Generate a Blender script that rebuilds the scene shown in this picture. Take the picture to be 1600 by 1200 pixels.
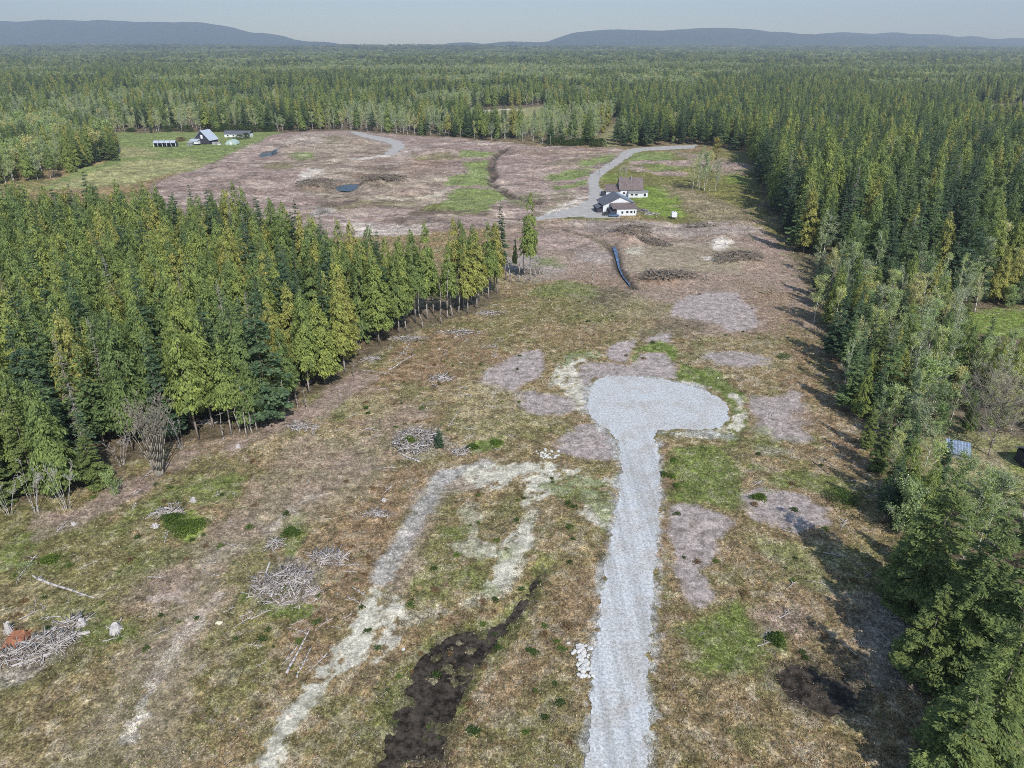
import bpy, math, random
import numpy as np
R_ = math.radians
random.seed(7); rng = np.random.default_rng(7)
for o in list(bpy.data.objects): bpy.data.objects.remove(o)
C = bpy.context.scene.collection
# ------------------------------------------------------------------ camera, sky, sun
CAM_H = 70.0; FPX = 1122.0; PITCH = R_(25.1)
sc = bpy.context.scene
cd = bpy.data.cameras.new('camera'); cam = bpy.data.objects.new('camera', cd); C.objects.link(cam)
cd.sensor_width = 36; cd.lens = 36*FPX/1600; cd.clip_start = 0.5; cd.clip_end = 40000
cam.location = (0, 0, CAM_H); cam.rotation_euler = (R_(90)-PITCH, 0, 0); sc.camera = cam
SUN_AZ, SUN_EL = R_(22), R_(43)      # light comes from behind the camera, a little to the right
w = bpy.data.worlds.new('World'); sc.world = w; w.use_nodes = True
nt = w.node_tree; bg = nt.nodes['Background']; sky = nt.nodes.new('ShaderNodeTexSky')
sky.sky_type = 'NISHITA'; sky.sun_disc = False; sky.sun_elevation = SUN_EL
sky.sun_rotation = math.pi-SUN_AZ; sky.air_density = 1.0; sky.dust_density = 0.3; sky.ozone_density = 2.5
nt.links.new(sky.outputs[0], bg.inputs[0]); bg.inputs[1].default_value = 0.15
sd = bpy.data.lights.new('sun', 'SUN'); sd.energy = 4.3; sd.angle = R_(0.5); sd.color = (1, .975, .94)
sun = bpy.data.objects.new('sun', sd); C.objects.link(sun); sun.location = (60, -100, 200)
import mathutils
ldir = mathutils.Vector((-math.sin(SUN_AZ)*math.cos(SUN_EL), math.cos(SUN_AZ)*math.cos(SUN_EL), -math.sin(SUN_EL)))
sun.rotation_euler = ldir.to_track_quat('-Z', 'Y').to_euler()
sc.view_settings.view_transform = 'Standard'; sc.view_settings.look = 'None'
sc.view_settings.exposure = 0.32; sc.view_settings.gamma = 1
sc.cycles.max_bounces = 4; sc.cycles.diffuse_bounces = 2; sc.cycles.transparent_max_bounces = 4
sc.cycles.use_denoising = False; sc.cycles.filter_width = 0.95

HAZE = 1.1e-4
# ------------------------------------------------------------------ helpers
def G(px, py):                                   # a point of the photograph's ground -> metres
    px = np.asarray(px, float); py = np.asarray(py, float)
    v = py-600; Z = CAM_H*FPX/(v*math.cos(PITCH)+FPX*math.sin(PITCH))
    return (px-800)/FPX*Z, Z*(math.cos(PITCH)-v/FPX*math.sin(PITCH))
def Gp(pts): a = np.array(pts, float); x, y = G(a[:, 0], a[:, 1]); return np.stack([x, y], 1)
def PX(x, y, z=0.0):                             # metres -> photograph
    c, s = math.cos(PITCH), math.sin(PITCH); dz = z-CAM_H
    Z = y*c-dz*s; V = -(y*s+dz*c)
    return 800+FPX*x/Z, 600+FPX*V/Z
_tab = rng.random((256, 256))
def vnoise(x, y):
    xi = np.floor(x).astype(int); yi = np.floor(y).astype(int); fx = x-xi; fy = y-yi
    fx = fx*fx*(3-2*fx); fy = fy*fy*(3-2*fy)
    a = _tab[xi & 255, yi & 255]; b = _tab[(xi+1) & 255, yi & 255]; c = _tab[xi & 255, (yi+1) & 255]; d = _tab[(xi+1) & 255, (yi+1) & 255]
    return (a*(1-fx)+b*fx)*(1-fy)+(c*(1-fx)+d*fx)*fy
def fbm(x, y, s, o=4, seed=0):
    t = 0; a = 1; n = 0; x = x/s+seed*17.3; y = y/s+seed*9.7
    for i in range(o):
        t = t+a*vnoise(x, y); n += a; a *= .55; x = x*2.03+31.7; y = y*2.03+11.3
    return t/n
def sstep(a, b, x): t = np.clip((x-a)/(b-a), 0, 1); return t*t*(3-2*t)
def seg_dist(x, y, P, closed):
    d = np.full(x.shape, 1e9); n = len(P)
    for i in range(n if closed else n-1):
        a = P[i]; b = P[(i+1) % n]; ex, ey = b-a; L = ex*ex+ey*ey+1e-9
        t = np.clip(((x-a[0])*ex+(y-a[1])*ey)/L, 0, 1)
        d = np.minimum(d, (x-a[0]-t*ex)**2+(y-a[1]-t*ey)**2)
    return np.sqrt(d)
def inside(x, y, P):
    r = np.zeros(x.shape, bool); n = len(P); j = n-1
    for i in range(n):
        xi, yi = P[i]; xj, yj = P[j]
        c = ((yi > y) != (yj > y)) & (x < (xj-xi)*(y-yi)/(yj-yi+1e-12)+xi); r ^= c; j = i
    return r
def poly_sd(x, y, P): d = seg_dist(x, y, P, True); return np.where(inside(x, y, P), -d, d)
def wid(P, wpx):                                  # width in photo pixels -> metres at a stroke
    X = wpx; m = P.mean(0); return X
def mesh_np(name, V, F, mat=None, parent=None, smooth=False, mats=None, midx=None, link=True):
    V = np.asarray(V, np.float32).reshape(-1, 3); F = np.asarray(F, np.int32); k = F.shape[1]
    me = bpy.data.meshes.new(name); me.vertices.add(len(V)); me.vertices.foreach_set('co', V.ravel())
    me.loops.add(F.size); me.loops.foreach_set('vertex_index', F.ravel())
    me.polygons.add(len(F)); me.polygons.foreach_set('loop_start', np.arange(0, F.size, k, dtype=np.int32))
    if smooth: me.polygons.foreach_set('use_smooth', np.ones(len(F), bool))
    for m in (mats or ([mat] if mat else [])): me.materials.append(m)
    if midx is not None: me.polygons.foreach_set('material_index', np.asarray(midx, np.int32))
    me.update(calc_edges=True)
    o = bpy.data.objects.new(name, me)
    if link: C.objects.link(o)
    if parent: o.parent = parent
    return o
def face_attr(o, name, col):
    a = o.data.attributes.new(name, 'FLOAT_COLOR', 'FACE'); a.data.foreach_set('color', np.concatenate([col, np.ones((len(col), 1))], 1).astype(np.float32).ravel())
def tag(o, label=None, cat=None, group=None, kind=None):
    if label: o['label'] = label
    if cat: o['category'] = cat
    if group: o['group'] = group
    if kind: o['kind'] = kind
    return o
def empty(name, loc, rz=0, label=None, cat=None, group=None):
    o = bpy.data.objects.new(name, None); C.objects.link(o); o.location = loc; o.rotation_euler = (0, 0, rz); o.empty_display_size = .3
    return tag(o, label, cat, group)
class MB:                                          # box / prism collector -> one mesh
    def __init__(s): s.V = []; s.F = []
    def poly(s, vs, fs):
        n = len(s.V); s.V += [tuple(v) for v in vs]; s.F += [[n+i for i in f] for f in fs]; return s
    def box(s, x0, x1, y0, y1, z0, z1):
        return s.poly([(x0,y0,z0),(x1,y0,z0),(x1,y1,z0),(x0,y1,z0),(x0,y0,z1),(x1,y0,z1),(x1,y1,z1),(x0,y1,z1)],
            [(0,3,2,1),(4,5,6,7),(0,1,5,4),(1,2,6,5),(2,3,7,6),(3,0,4,7)])
    def prism(s, prof, a, b, axis='y'):            # profile in (x,z) swept a..b along y (or profile (y,z) along x)
        n = len(prof)
        f = (lambda p, t: (p[0], t, p[1])) if axis == 'y' else (lambda p, t: (t, p[0], p[1]))
        vs = [f(p, a) for p in prof]+[f(p, b) for p in prof]
        fs = [tuple(range(n)), tuple(range(2*n-1, n-1, -1))]+[(i, i+n, (i+1) % n+n, (i+1) % n) for i in range(n)]
        return s.poly(vs, fs)
    def build(s, name, mat, parent=None):
        me = bpy.data.meshes.new(name); me.from_pydata(s.V, [], s.F); me.materials.append(mat)
        import bmesh
        b = bmesh.new(); b.from_mesh(me); bmesh.ops.recalc_face_normals(b, faces=b.faces); b.to_mesh(me); b.free()
        o = bpy.data.objects.new(name, me); C.objects.link(o)
        if parent: o.parent = parent
        return o
def tubes(p0, p1, r0, r1, k=4):                    # many tapered tubes as arrays
    p0 = np.asarray(p0, float); p1 = np.asarray(p1, float); n = len(p0)
    d = p1-p0; d /= np.linalg.norm(d, axis=1, keepdims=True)+1e-9
    up = np.where(np.abs(d[:, 2:3]) > .9, [[1, 0, 0]], [[0, 0, 1]]); u = np.cross(d, up); u /= np.linalg.norm(u, axis=1, keepdims=True); v = np.cross(d, u)
    r0 = np.broadcast_to(r0, n)[:, None]; r1 = np.broadcast_to(r1, n)[:, None]; V = []
    for (p, r) in ((p0, r0), (p1, r1)):
        for i in range(k):
            a = 2*math.pi*i/k; V.append(p+r*(u*math.cos(a)+v*math.sin(a)))
    V = np.stack(V, 1).reshape(-1, 3); b = (np.arange(n)*2*k)[:, None]
    F = [np.concatenate([b+i, b+(i+1) % k, b+k+(i+1) % k, b+k+i], 1) for i in range(k)]
    if k == 4: F.append(np.concatenate([b+4, b+5, b+6, b+7], 1)); F.append(np.concatenate([b+3, b+2, b+1, b+0], 1))
    return V, np.concatenate(F)
def cat(parts):
    V = []; F = []; n = 0
    for v, f in parts: V.append(v); F.append(f+n); n += len(v)
    return np.concatenate(V), np.concatenate(F)

# ------------------------------------------------------------------ materials
def mat(name): m = bpy.data.materials.new(name); m.use_nodes = True; return m, m.node_tree, m.node_tree.nodes['Principled BSDF']
def N(t, ty, **kw):
    n = t.nodes.new(ty)
    for k, v in kw.items(): setattr(n, k, v)
    return n
def noise(t, scale, detail=4, co=None, rough=.6):
    n = N(t, 'ShaderNodeTexNoise'); n.inputs['Scale'].default_value = scale; n.inputs['Detail'].default_value = detail; n.inputs['Roughness'].default_value = rough
    if co: t.links.new(co, n.inputs['Vector'])
    return n
def ramp(t, src, stops):
    r = N(t, 'ShaderNodeValToRGB'); e = r.color_ramp.elements
    while len(e) > 1: e.remove(e[-1])
    e[0].position = stops[0][0]; e[0].color = (*stops[0][1], 1)
    for p, c in stops[1:]: q = e.new(p); q.color = (*c, 1)
    t.links.new(src, r.inputs[0]); return r
def mixc(t, mode, fac, a, b):
    n = N(t, 'ShaderNodeMix'); n.data_type = 'RGBA'; n.blend_type = mode
    for idx, v in ((0, fac), (6, a), (7, b)):
        if hasattr(v, 'default_value') or hasattr(v, 'links'): t.links.new(v, n.inputs[idx])
        else: n.inputs[idx].default_value = v if idx == 0 else (*v, 1)
    return n.outputs[2]
def simple(name, col, rough=.85, var=.35, scale=3.0, spec=.2, metal=0, wave=None):
    m, t, p = mat(name); co = N(t, 'ShaderNodeTexCoord').outputs['Object']
    n = noise(t, scale, 5, co); lo = tuple(c*(1-var) for c in col); hi = tuple(min(1, c*(1+var*.7)) for c in col)
    r = ramp(t, n.outputs[0], [(.3, lo), (.7, hi)]); out = r.outputs[0]
    if wave:
        wv = N(t, 'ShaderNodeTexWave'); wv.bands_direction = wave[1]; wv.inputs['Scale'].default_value = wave[0]; wv.inputs['Distortion'].default_value = .3; t.links.new(co, wv.inputs['Vector'])
        r2 = ramp(t, wv.outputs[1], [(0, (.62,)*3), (.3, (1,)*3)]); out = mixc(t, 'MULTIPLY', 1.0, out, r2.outputs[0])
        b = N(t, 'ShaderNodeBump'); b.inputs['Distance'].default_value = .04; t.links.new(wv.outputs[1], b.inputs['Height']); t.links.new(b.outputs[0], p.inputs['Normal'])
    t.links.new(out, p.inputs['Base Color']); p.inputs['Roughness'].default_value = rough; p.inputs['Specular IOR Level'].default_value = spec; p.inputs['Metallic'].default_value = metal
    return m
def foliage(name, stops, tip=.5):                  # colour by tree, then by frond
    m, t, p = mat(name); oi = N(t, 'ShaderNodeObjectInfo'); geo = N(t, 'ShaderNodeNewGeometry')
    r = ramp(t, oi.outputs['Random'], stops)
    rr = ramp(t, geo.outputs['Random Per Island'], [(0, (.62, .66, .66)), (.5, (1.05, 1.05, 1.0)), (1, (1.5, 1.45, 1.3))])
    out = mixc(t, 'MULTIPLY', 1.0, r.outputs[0], rr.outputs[0])
    n = noise(t, .55, 2, N(t, 'ShaderNodeTexCoord').outputs['Object']); r3 = ramp(t, n.outputs[0], [(.3, (.75, .8, .85)), (.7, (1.2, 1.15, .95))])
    out = mixc(t, 'MULTIPLY', 1.0, out, r3.outputs[0])
    t.links.new(out, p.inputs['Base Color']); p.inputs['Roughness'].default_value = .75; p.inputs['Specular IOR Level'].default_value = .15
    tr = N(t, 'ShaderNodeBsdfTranslucent'); t.links.new(out, tr.inputs[0]); mx = N(t, 'ShaderNodeMixShader'); mx.inputs[0].default_value = .4
    t.links.new(p.outputs[0], mx.inputs[1]); t.links.new(tr.outputs[0], mx.inputs[2]); t.links.new(mx.outputs[0], t.nodes['Material Output'].inputs[0])
    return m
M = {}
M['cedar'] = foliage('cedar_foliage', [(0, (0.156, 0.213, 0.086)), (0.25, (0.205, 0.262, 0.095)), (0.5, (0.246, 0.3, 0.1)), (0.75, (0.295, 0.333, 0.104)), (0.92, (0.344, 0.333, 0.112))])
M['fir'] = foliage('fir_foliage', [(0, (0.09, 0.141, 0.091)), (0.4, (0.114, 0.175, 0.103)), (0.75, (0.144, 0.211, 0.109)), (1, (0.195, 0.267, 0.112))])
M['near'] = foliage('near_fir_foliage', [(0, (0.145, 0.19, 0.089)), (0.5, (0.181, 0.231, 0.091)), (1, (0.217, 0.265, 0.1))])
M['alder'] = foliage('alder_buds', [(0, (0.314, 0.354, 0.224)), (0.4, (0.329, 0.422, 0.186)), (0.75, (0.429, 0.489, 0.186)), (1, (0.545, 0.505, 0.242))])
M['gold'] = foliage('gold_buds', [(0, (.33, .29, .10)), (1, (.38, .33, .11))])
M['bush'] = foliage('bush_leaves', [(0, (.075, .12, .03)), (1, (.13, .19, .04))])
M['hedge'] = foliage('hedge_leaves', [(0, (.05, .085, .022)), (1, (.07, .11, .03))])
M['redbush'] = foliage('red_bush_leaves', [(0, (.20, .125, .075)), (1, (.24, .155, .08))])
M['bark'] = simple('brown_bark', (.20, .165, .13), .9, .4, 2)
M['greybark'] = simple('grey_bark', (.31, .27, .235), .9, .35, 2)
M['birchbark'] = simple('pale_birch_bark', (.52, .48, .43), .9, .25, 2)
M['twig'] = simple('bare_twigs', (.27, .235, .19), .9, .35, 1)
M['deadwood'] = simple('bleached_wood', (.44, .40, .37), .9, .3, 7)
M['rotwood'] = simple('red_rotten_wood', (.30, .13, .07), .9, .4, 3)
M['rock'] = simple('pale_rock', (.52, .50, .46), .85, .3, 3)
M['white_wall'] = simple('white_siding', (.86, .86, .85), .6, .06, 1.5, wave=(3, 'Z'))
M['roof_brown'] = simple('brown_metal_roof', (.19, .145, .135), .55, .3, .8, wave=(1.6, 'X'))
M['roof_dark'] = simple('dark_grey_roof', (.13, .13, .145), .55, .25, .8, wave=(1.6, 'Y'))
M['roof_blue'] = simple('blue_grey_roof', (.24, .29, .34), .45, .2, .8, wave=(1.6, 'Y'))
M['roof_pale'] = simple('pale_metal_roof', (.46, .50, .56), .4, .15, 1, wave=(1.2, 'Y'))
M['shed_blue'] = simple('blue_grey_sheet_roof', (.26, .32, .42), .35, .45, 1.2, wave=(1.1, 'X'), spec=.5)
M['dark'] = simple('dark_void', (.03, .03, .035), .5, .3, 2)
M['trim'] = simple('white_trim', (.8, .8, .78), .6, .05)
M['darkwall'] = simple('dark_wall', (.05, .05, .065), .7, .3, 2)
M['greywall'] = simple('grey_board', (.25, .24, .23), .8, .3, 2)
M['poly'] = simple('pale_green_sheeting', (.38, .47, .42), .4, .15, 1)
M['glass'] = simple('window_glass', (.03, .035, .04), .12, .2, 1, spec=.6)
M['paint_dark'] = simple('dark_vehicle_paint', (.04, .045, .055), .3, .1, 1, spec=.6)
M['paint_blue'] = simple('blue_vehicle_paint', (.10, .15, .24), .3, .1, 1, spec=.6)
M['paint_white'] = simple('white_vehicle_paint', (.7, .7, .7), .3, .05, 1, spec=.6)
M['tyre'] = simple('tyre_rubber', (.03, .03, .03), .9, .1, 1)
M['pole'] = simple('pole_wood', (.30, .26, .21), .9, .2, 3)

# ground: base colour by vertex, broken up by noise
def ground_mat():
    m, t, p = mat('ground'); at = N(t, 'ShaderNodeAttribute'); at.attribute_name = 'Col'; a2 = N(t, 'ShaderNodeAttribute'); a2.attribute_name = 'Veg'
    co = N(t, 'ShaderNodeNewGeometry').outputs['Position']
    n1 = noise(t, 1.9, 5, co, .97); n2 = noise(t, .55, 4, co, .65); n3 = noise(t, 1.6, 5, co, .8); n4 = noise(t, 2.3, 4, co, .75)
    base = at.outputs['Color']
    # vegetation flecks: straw, green and rust, only where things grow
    v = a2.outputs['Fac']
    f1 = ramp(t, n3.outputs[0], [(.5, (0, 0, 0)), (.62, (1, 1, 1))]); mu = N(t, 'ShaderNodeMath', operation='MULTIPLY'); t.links.new(f1.outputs[0], mu.inputs[0]); t.links.new(v, mu.inputs[1])
    m1 = N(t, 'ShaderNodeMath', operation='MULTIPLY'); t.links.new(mu.outputs[0], m1.inputs[0]); m1.inputs[1].default_value = .4
    c = mixc(t, 'MIX', m1.outputs[0], base, (.30, .255, .155))
    f2 = ramp(t, n4.outputs[0], [(.5, (0, 0, 0)), (.64, (1, 1, 1))]); mu2 = N(t, 'ShaderNodeMath', operation='MULTIPLY'); t.links.new(f2.outputs[0], mu2.inputs[0]); t.links.new(v, mu2.inputs[1])
    m2 = N(t, 'ShaderNodeMath', operation='MULTIPLY'); t.links.new(mu2.outputs[0], m2.inputs[0]); m2.inputs[1].default_value = .5
    c = mixc(t, 'MIX', m2.outputs[0], c, (.10, .095, .035))
    r1 = ramp(t, n1.outputs[0], [(.38, (.22, .2, .19)), (.5, (.92, .92, .92)), (.60, (1.7, 1.68, 1.66))]); vf = N(t, 'ShaderNodeMath', operation='MULTIPLY_ADD'); t.links.new(v, vf.inputs[0]); vf.inputs[1].default_value = .4; vf.inputs[2].default_value = .42; c = mixc(t, 'MULTIPLY', vf.outputs[0], c, r1.outputs[0])
    r2 = ramp(t, n2.outputs[0], [(.35, (.66, .65, .62)), (.5, (1, 1, 1)), (.65, (1.28, 1.26, 1.25))]); c = mixc(t, 'MULTIPLY', 1.0, c, r2.outputs[0])
    for sc_, lo, hi, dn in ((5.2, .45, 1.65, .9), (1.5, .66, 1.38, .5), (.42, .84, 1.18, .25)):
        wob = N(t, 'ShaderNodeVectorMath', operation='MULTIPLY_ADD'); t.links.new(noise(t, sc_*1.7, 2, co).outputs['Color'], wob.inputs[0]); wob.inputs[1].default_value = (.9/sc_,)*3; t.links.new(co, wob.inputs[2])
        vo = N(t, 'ShaderNodeTexVoronoi'); vo.inputs['Scale'].default_value = sc_; t.links.new(wob.outputs[0], vo.inputs['Vector'])
        rv = ramp(t, vo.outputs['Color'], [(.1, (lo, lo, lo*.97)), (.5, (.98, .98, .98)), (.9, (hi, hi*.99, hi*.97))]); c = mixc(t, 'MULTIPLY', vf.outputs[0], c, rv.outputs[0])
    t.links.new(c, p.inputs['Base Color']); p.inputs['Roughness'].default_value = .95; p.inputs['Specular IOR Level'].default_value = .1
    b = N(t, 'ShaderNodeBump'); b.inputs['Distance'].default_value = .25; b.inputs['Strength'].default_value = .55; t.links.new(n1.outputs[0], b.inputs['Height']); t.links.new(b.outputs[0], p.inputs['Normal'])
    return m
M['ground'] = ground_mat()
def gravel_mat():
    m, t, p = mat('gravel'); co = N(t, 'ShaderNodeNewGeometry').outputs['Position']
    n1 = noise(t, 2.5, 5, co, .95); n2 = noise(t, .22, 5, co, .7)
    mp = N(t, 'ShaderNodeMapping'); mp.inputs['Rotation'].default_value = (0, 0, R_(11)); mp.inputs['Scale'].default_value = (.75, .022, 1); t.links.new(co, mp.inputs[0]); n3 = noise(t, 1.0, 4, mp.outputs[0], .6)
    c = ramp(t, n2.outputs[0], [(.38, (.385, .365, .335)), (.5, (.44, .435, .415)), (.62, (.44, .45, .445))]).outputs[0]
    c = mixc(t, 'MULTIPLY', 1.0, c, ramp(t, n1.outputs[0], [(.38, (.55,)*3), (.5, (1,)*3), (.62, (1.4,)*3)]).outputs[0])
    sp = N(t, 'ShaderNodeSeparateXYZ'); t.links.new(co, sp.inputs[0]); mr = N(t, 'ShaderNodeMapRange'); t.links.new(sp.outputs[1], mr.inputs[0])
    for q_, v_ in ((1, 118), (2, 132), (3, 1), (4, .12)): mr.inputs[q_].default_value = v_
    c = mixc(t, 'MULTIPLY', mr.outputs[0], c, ramp(t, n3.outputs[0], [(.38, (.84, .83, .81)), (.5, (.98, .98, .98)), (.6, (1.08, 1.08, 1.07))]).outputs[0])
    t.links.new(c, p.inputs['Base Color']); p.inputs['Roughness'].default_value = .95; p.inputs['Specular IOR Level'].default_value = .1
    b = N(t, 'ShaderNodeBump'); b.inputs['Distance'].default_value = .06; b.inputs['Strength'].default_value = .6; t.links.new(n1.outputs[0], b.inputs['Height']); t.links.new(b.outputs[0], p.inputs['Normal'])
    return m
M['gravel'] = gravel_mat()
M['gravel_far'] = simple('dusty_gravel', (.37, .345, .31), .95, .25, .35, spec=.1)
def attr_mat(name, rough=.9):
    m, t, p = mat(name); at = N(t, 'ShaderNodeAttribute'); at.attribute_name = 'Col'; t.links.new(at.outputs['Color'], p.inputs['Base Color'])
    p.inputs['Roughness'].default_value = rough; p.inputs['Specular IOR Level'].default_value = .1; return m
M['grass'] = attr_mat('grass_blades'); M['litter'] = attr_mat('wood_litter')
def water_mat(name, col, rough=.08, spec=.3):
    m, t, p = mat(name); p.inputs['Base Color'].default_value = (*col, 1); p.inputs['Roughness'].default_value = rough; p.inputs['Specular IOR Level'].default_value = spec; p.inputs['IOR'].default_value = 1.2
    co = N(t, 'ShaderNodeNewGeometry').outputs['Position']; n = noise(t, 1.5, 3, co); cn = noise(t, .8, 5, co, .8); t.links.new(ramp(t, cn.outputs[0], [(.42, tuple(v*.5 for v in col)), (.6, tuple(v*2.2 for v in col))]).outputs[0], p.inputs['Base Color']); b = N(t, 'ShaderNodeBump'); b.inputs['Distance'].default_value = .02; t.links.new(n.outputs[0], b.inputs['Height']); t.links.new(b.outputs[0], p.inputs['Normal'])
    return m
M['water'] = water_mat('dark_ditch_water', (.034, .027, .020), .12, .4); M['pond'] = water_mat('pond_water', (.012, .02, .03), .12, .12)

# ------------------------------------------------------------------ ground plan, traced in photo pixels, laid out in metres
ROAD = Gp([(912,1260),(918,1150),(926,1050),(929,1011),(936,960),(942,916),(952,860),(960,817),(966,775),(970.5,740),(970,702),(962,682),(950,672),(938,665),(925,656),(917,642),(919,620),(922,604),(935,592),(955,588),(990,588.5),(1025,591),(1065,599),(1100,610),(1127,624),(1140,638),(1136,655),(1126,668),(1100,671.5),(1050,671),(1027,673),(1023,684),(1029,715),(1031,740),(1030,775),(1029,805),(1027,850),(1023.5,895),(1020,930),(1016,960),(1014,1000),(1013,1050),(1012,1150),(1010,1260)])
FARROAD = Gp([(1090,226),(1085,232),(1055,233.5),(1005,236),(990,240),(980,248),(962,260),(945,271),(935,280),(936,292),(945,300),(947,316),(941,328),(975,341),(940,341),(900,339),(870,341),(838,345),(830,341),(868,331),(905,322),(918,312),(921,295),(918,283),(924,272),(945,258),(965,246),(975,236),(990,231.5),(1020,229.5),(1055,227.5)])
TRACK = Gp([(548,205),(560,206),(585,212),(612,217),(628,222),(633,230),(618,240),(605,243),(600,241),(612,232),(612,226),(590,220),(565,214),(548,208)])
POND = Gp([(560,1260),(600,1150),(622,1090),(640,1050),(655,1025),(680,1000),(712,985),(755,978),(785,966),(808,940),(832,905),(846,882),(852,884),(842,910),(818,948),(798,978),(772,1003),(748,1035),(725,1075),(700,1140),(680,1260)])
BLUEWATER = Gp([(956,380),(962,381),(966,391),(967,402),(969,415),(975,428),(986,442),(984.5,443),(973.5,429),(966.5,416),(963,403),(960,391)])
UPPOND = Gp([(521,290),(540,285),(562,285),(560,291),(545,296),(528,295)])
UPPOND2 = Gp([(405,240),(412,235),(424,233),(438,228),(432,237),(420,244),(407,245)])
EDGEWATER = Gp([(1205,1050),(1240,1030),(1285,1045),(1330,1062),(1350,1100),(1300,1120),(1230,1090)])
CREEK = Gp([(785,228),(792,232),(780,240),(770,251),(767,262),(772,272),(768,282),(775,292),(795,302),(812,309),(840,318)])
CREEK2 = Gp([(805,340),(845,353),(880,360),(915,368),(940,376),(955,385),(962,400),(966,418),(978,436),(990,450)])
pal = dict(meadow=(.255,.180,.096), olive=(.155,.150,.048), green=(.125,.170,.035), bgreen=(.16,.225,.038), straw=(.33,.27,.15), rust=(.245,.155,.092),
    mulch=(.34,.288,.262), mauve=(.30,.225,.19), soil=(.29,.215,.17), tan=(.30,.245,.17), sand=(.50,.465,.37), pale=(.62,.56,.48), mud=(.05,.040,.032),
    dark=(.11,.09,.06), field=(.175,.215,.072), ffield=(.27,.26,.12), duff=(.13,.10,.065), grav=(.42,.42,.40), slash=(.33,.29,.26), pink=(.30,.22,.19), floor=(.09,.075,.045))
L = []
def P(c, pts, a=1.0, soft=1.0, jag=2.0, js=4.0, veg=None, patch=0):
    if c in ('sand', 'pale') and sum(p[1] for p in pts)/len(pts) > 500: a = max(a, .85); veg = .05; patch = max(0, patch-.05) if patch else 0; jag = min(jag, 1.3); soft = .45
    L.append(('p', c, Gp(pts), min(1, a*1.25), soft, jag, js, veg, patch))
def B(c, x, y, rx, ry, a=.9, jag=.35, veg=None, patch=0): L.append(('b', c, (x, y, rx, ry), a, .4, jag, 4., veg, patch))
def S(c, pts, wm, a=.9, soft=.6, jag=.8, veg=None, patch=0): L.append(('s', c, Gp(pts), a, soft, jag, 3., veg, (wm, patch)))
# big zones (far to near)
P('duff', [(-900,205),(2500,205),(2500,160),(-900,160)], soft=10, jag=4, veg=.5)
P('field', [(176,207),(440,206),(450,212),(400,232),(340,256),(250,276),(130,296),(60,296),(100,275),(188,243)], soft=3, jag=4, veg=.6)
P('ffield', [(120,296),(75,290),(110,278),(200,252),(300,246),(330,256),(240,280)], a=.8, soft=5, jag=6, veg=.6)
P('ffield', [(180,228),(240,232),(250,243),(190,245)], a=.8, soft=4, jag=5)
P('mauve', [(200,330),(240,285),(300,266),(360,240),(420,215),(455,206),(550,204),(620,210),(720,217),(800,224),(960,232),(985,234),(960,262),(930,290),(920,320),(880,335),(830,350),(760,356),(560,370),(400,370),(200,370)], soft=3, jag=4, veg=.15)
P('tan', [(540,212),(640,232),(560,262),(440,262),(430,240)], a=.5, soft=8, jag=12, js=15, veg=.2)
P('tan', [(480,262),(700,262),(720,290),(640,300),(480,300)], a=.5, soft=8, jag=14, js=12, veg=.2)
P('soil', [(560,240),(720,232),(740,262),(640,275),(560,262)], a=.55, soft=8, jag=10, js=12)
P('tan', [(490,292),(540,298),(620,305),(700,300),(690,315),(600,318),(500,312)], a=.75, soft=4, jag=6, js=8)
P('pale', [(480,262),(506,262),(500,272),(478,283),(466,282)], a=.85, soft=3, jag=3)
P('pale', [(548,250),(600,240),(640,236),(640,240),(600,246),(556,252)], a=.6, soft=2, jag=2)
P('sand', [(380,228),(500,212),(520,222),(430,234)], a=.25, soft=5, jag=8)
P('field', [(718,237),(775,236),(768,247),(718,245)], a=.8, soft=3, jag=5, veg=.5)
P('field', [(720,252),(766,250),(766,285),(774,291),(690,289),(700,275),(735,268)], a=.95, soft=2, jag=4, veg=.5)
P('field', [(705,297),(775,296),(800,300),(780,312),(760,330),(720,334),(660,330),(680,318),(700,308)], a=.95, soft=2, jag=4, veg=.5)
P('olive', [(500,320),(560,314),(640,316),(700,322),(690,330),(620,324),(500,330)], a=.5, soft=3, jag=6, js=8)
P('field', [(455,237),(490,237),(497,248),(470,252),(452,245)], a=.8, soft=3, jag=5)
P('dark', [(640,332),(700,330),(730,330),(690,336),(650,338)], a=.8, soft=2, jag=3)
P('dark', [(562,283),(600,275),(625,280),(615,292),(590,300),(560,302),(548,296)], a=.5, soft=3, jag=5, js=6)
P('dark', [(470,285),(520,280),(530,292),(500,300),(465,298)], a=.4, soft=3, jag=5, js=6)
P('grav', [(490,325),(520,322),(520,334),(490,336)], a=.5, soft=3, jag=4)
P('pale', [(540,350),(660,350),(650,366),(560,366)], a=.55, soft=4, jag=8)
S('pale', [(545,250),(580,247),(610,242),(640,236),(655,234)], 1.6, a=.7, soft=1.2, jag=1.2, patch=.35)
S('pale', [(640,218),(700,221),(760,224),(800,226)], 1.5, a=.5, soft=1.2, jag=1.2, patch=.4)
S('tan', [(455,207),(500,210),(550,212),(600,222)], 3, a=.6, soft=2, jag=2)
S('dark', [(430,226),(470,221),(500,224)], 1.5, a=.6, soft=1.5, jag=2, patch=.35)
S('dark', [(535,241),(570,238),(598,241)], 1.8, a=.6, soft=1.5, jag=2, patch=.35)
S('dark', [(640,262),(690,256),(735,262)], 1.6, a=.5, soft=1.5, jag=2, patch=.35)
S('dark', [(405,262),(440,258),(500,262),(520,268)], 1.6, a=.5, soft=1.5, jag=2, patch=.35)
S('dark', [(480,304),(520,306),(560,312),(640,315),(700,318)], 1.6, a=.6, soft=1.2, jag=2, patch=.3)
S('sand', [(500,300),(560,305),(620,309),(680,303),(700,297)], 1.6, a=.6, soft=1.2, jag=2, patch=.3)
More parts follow.
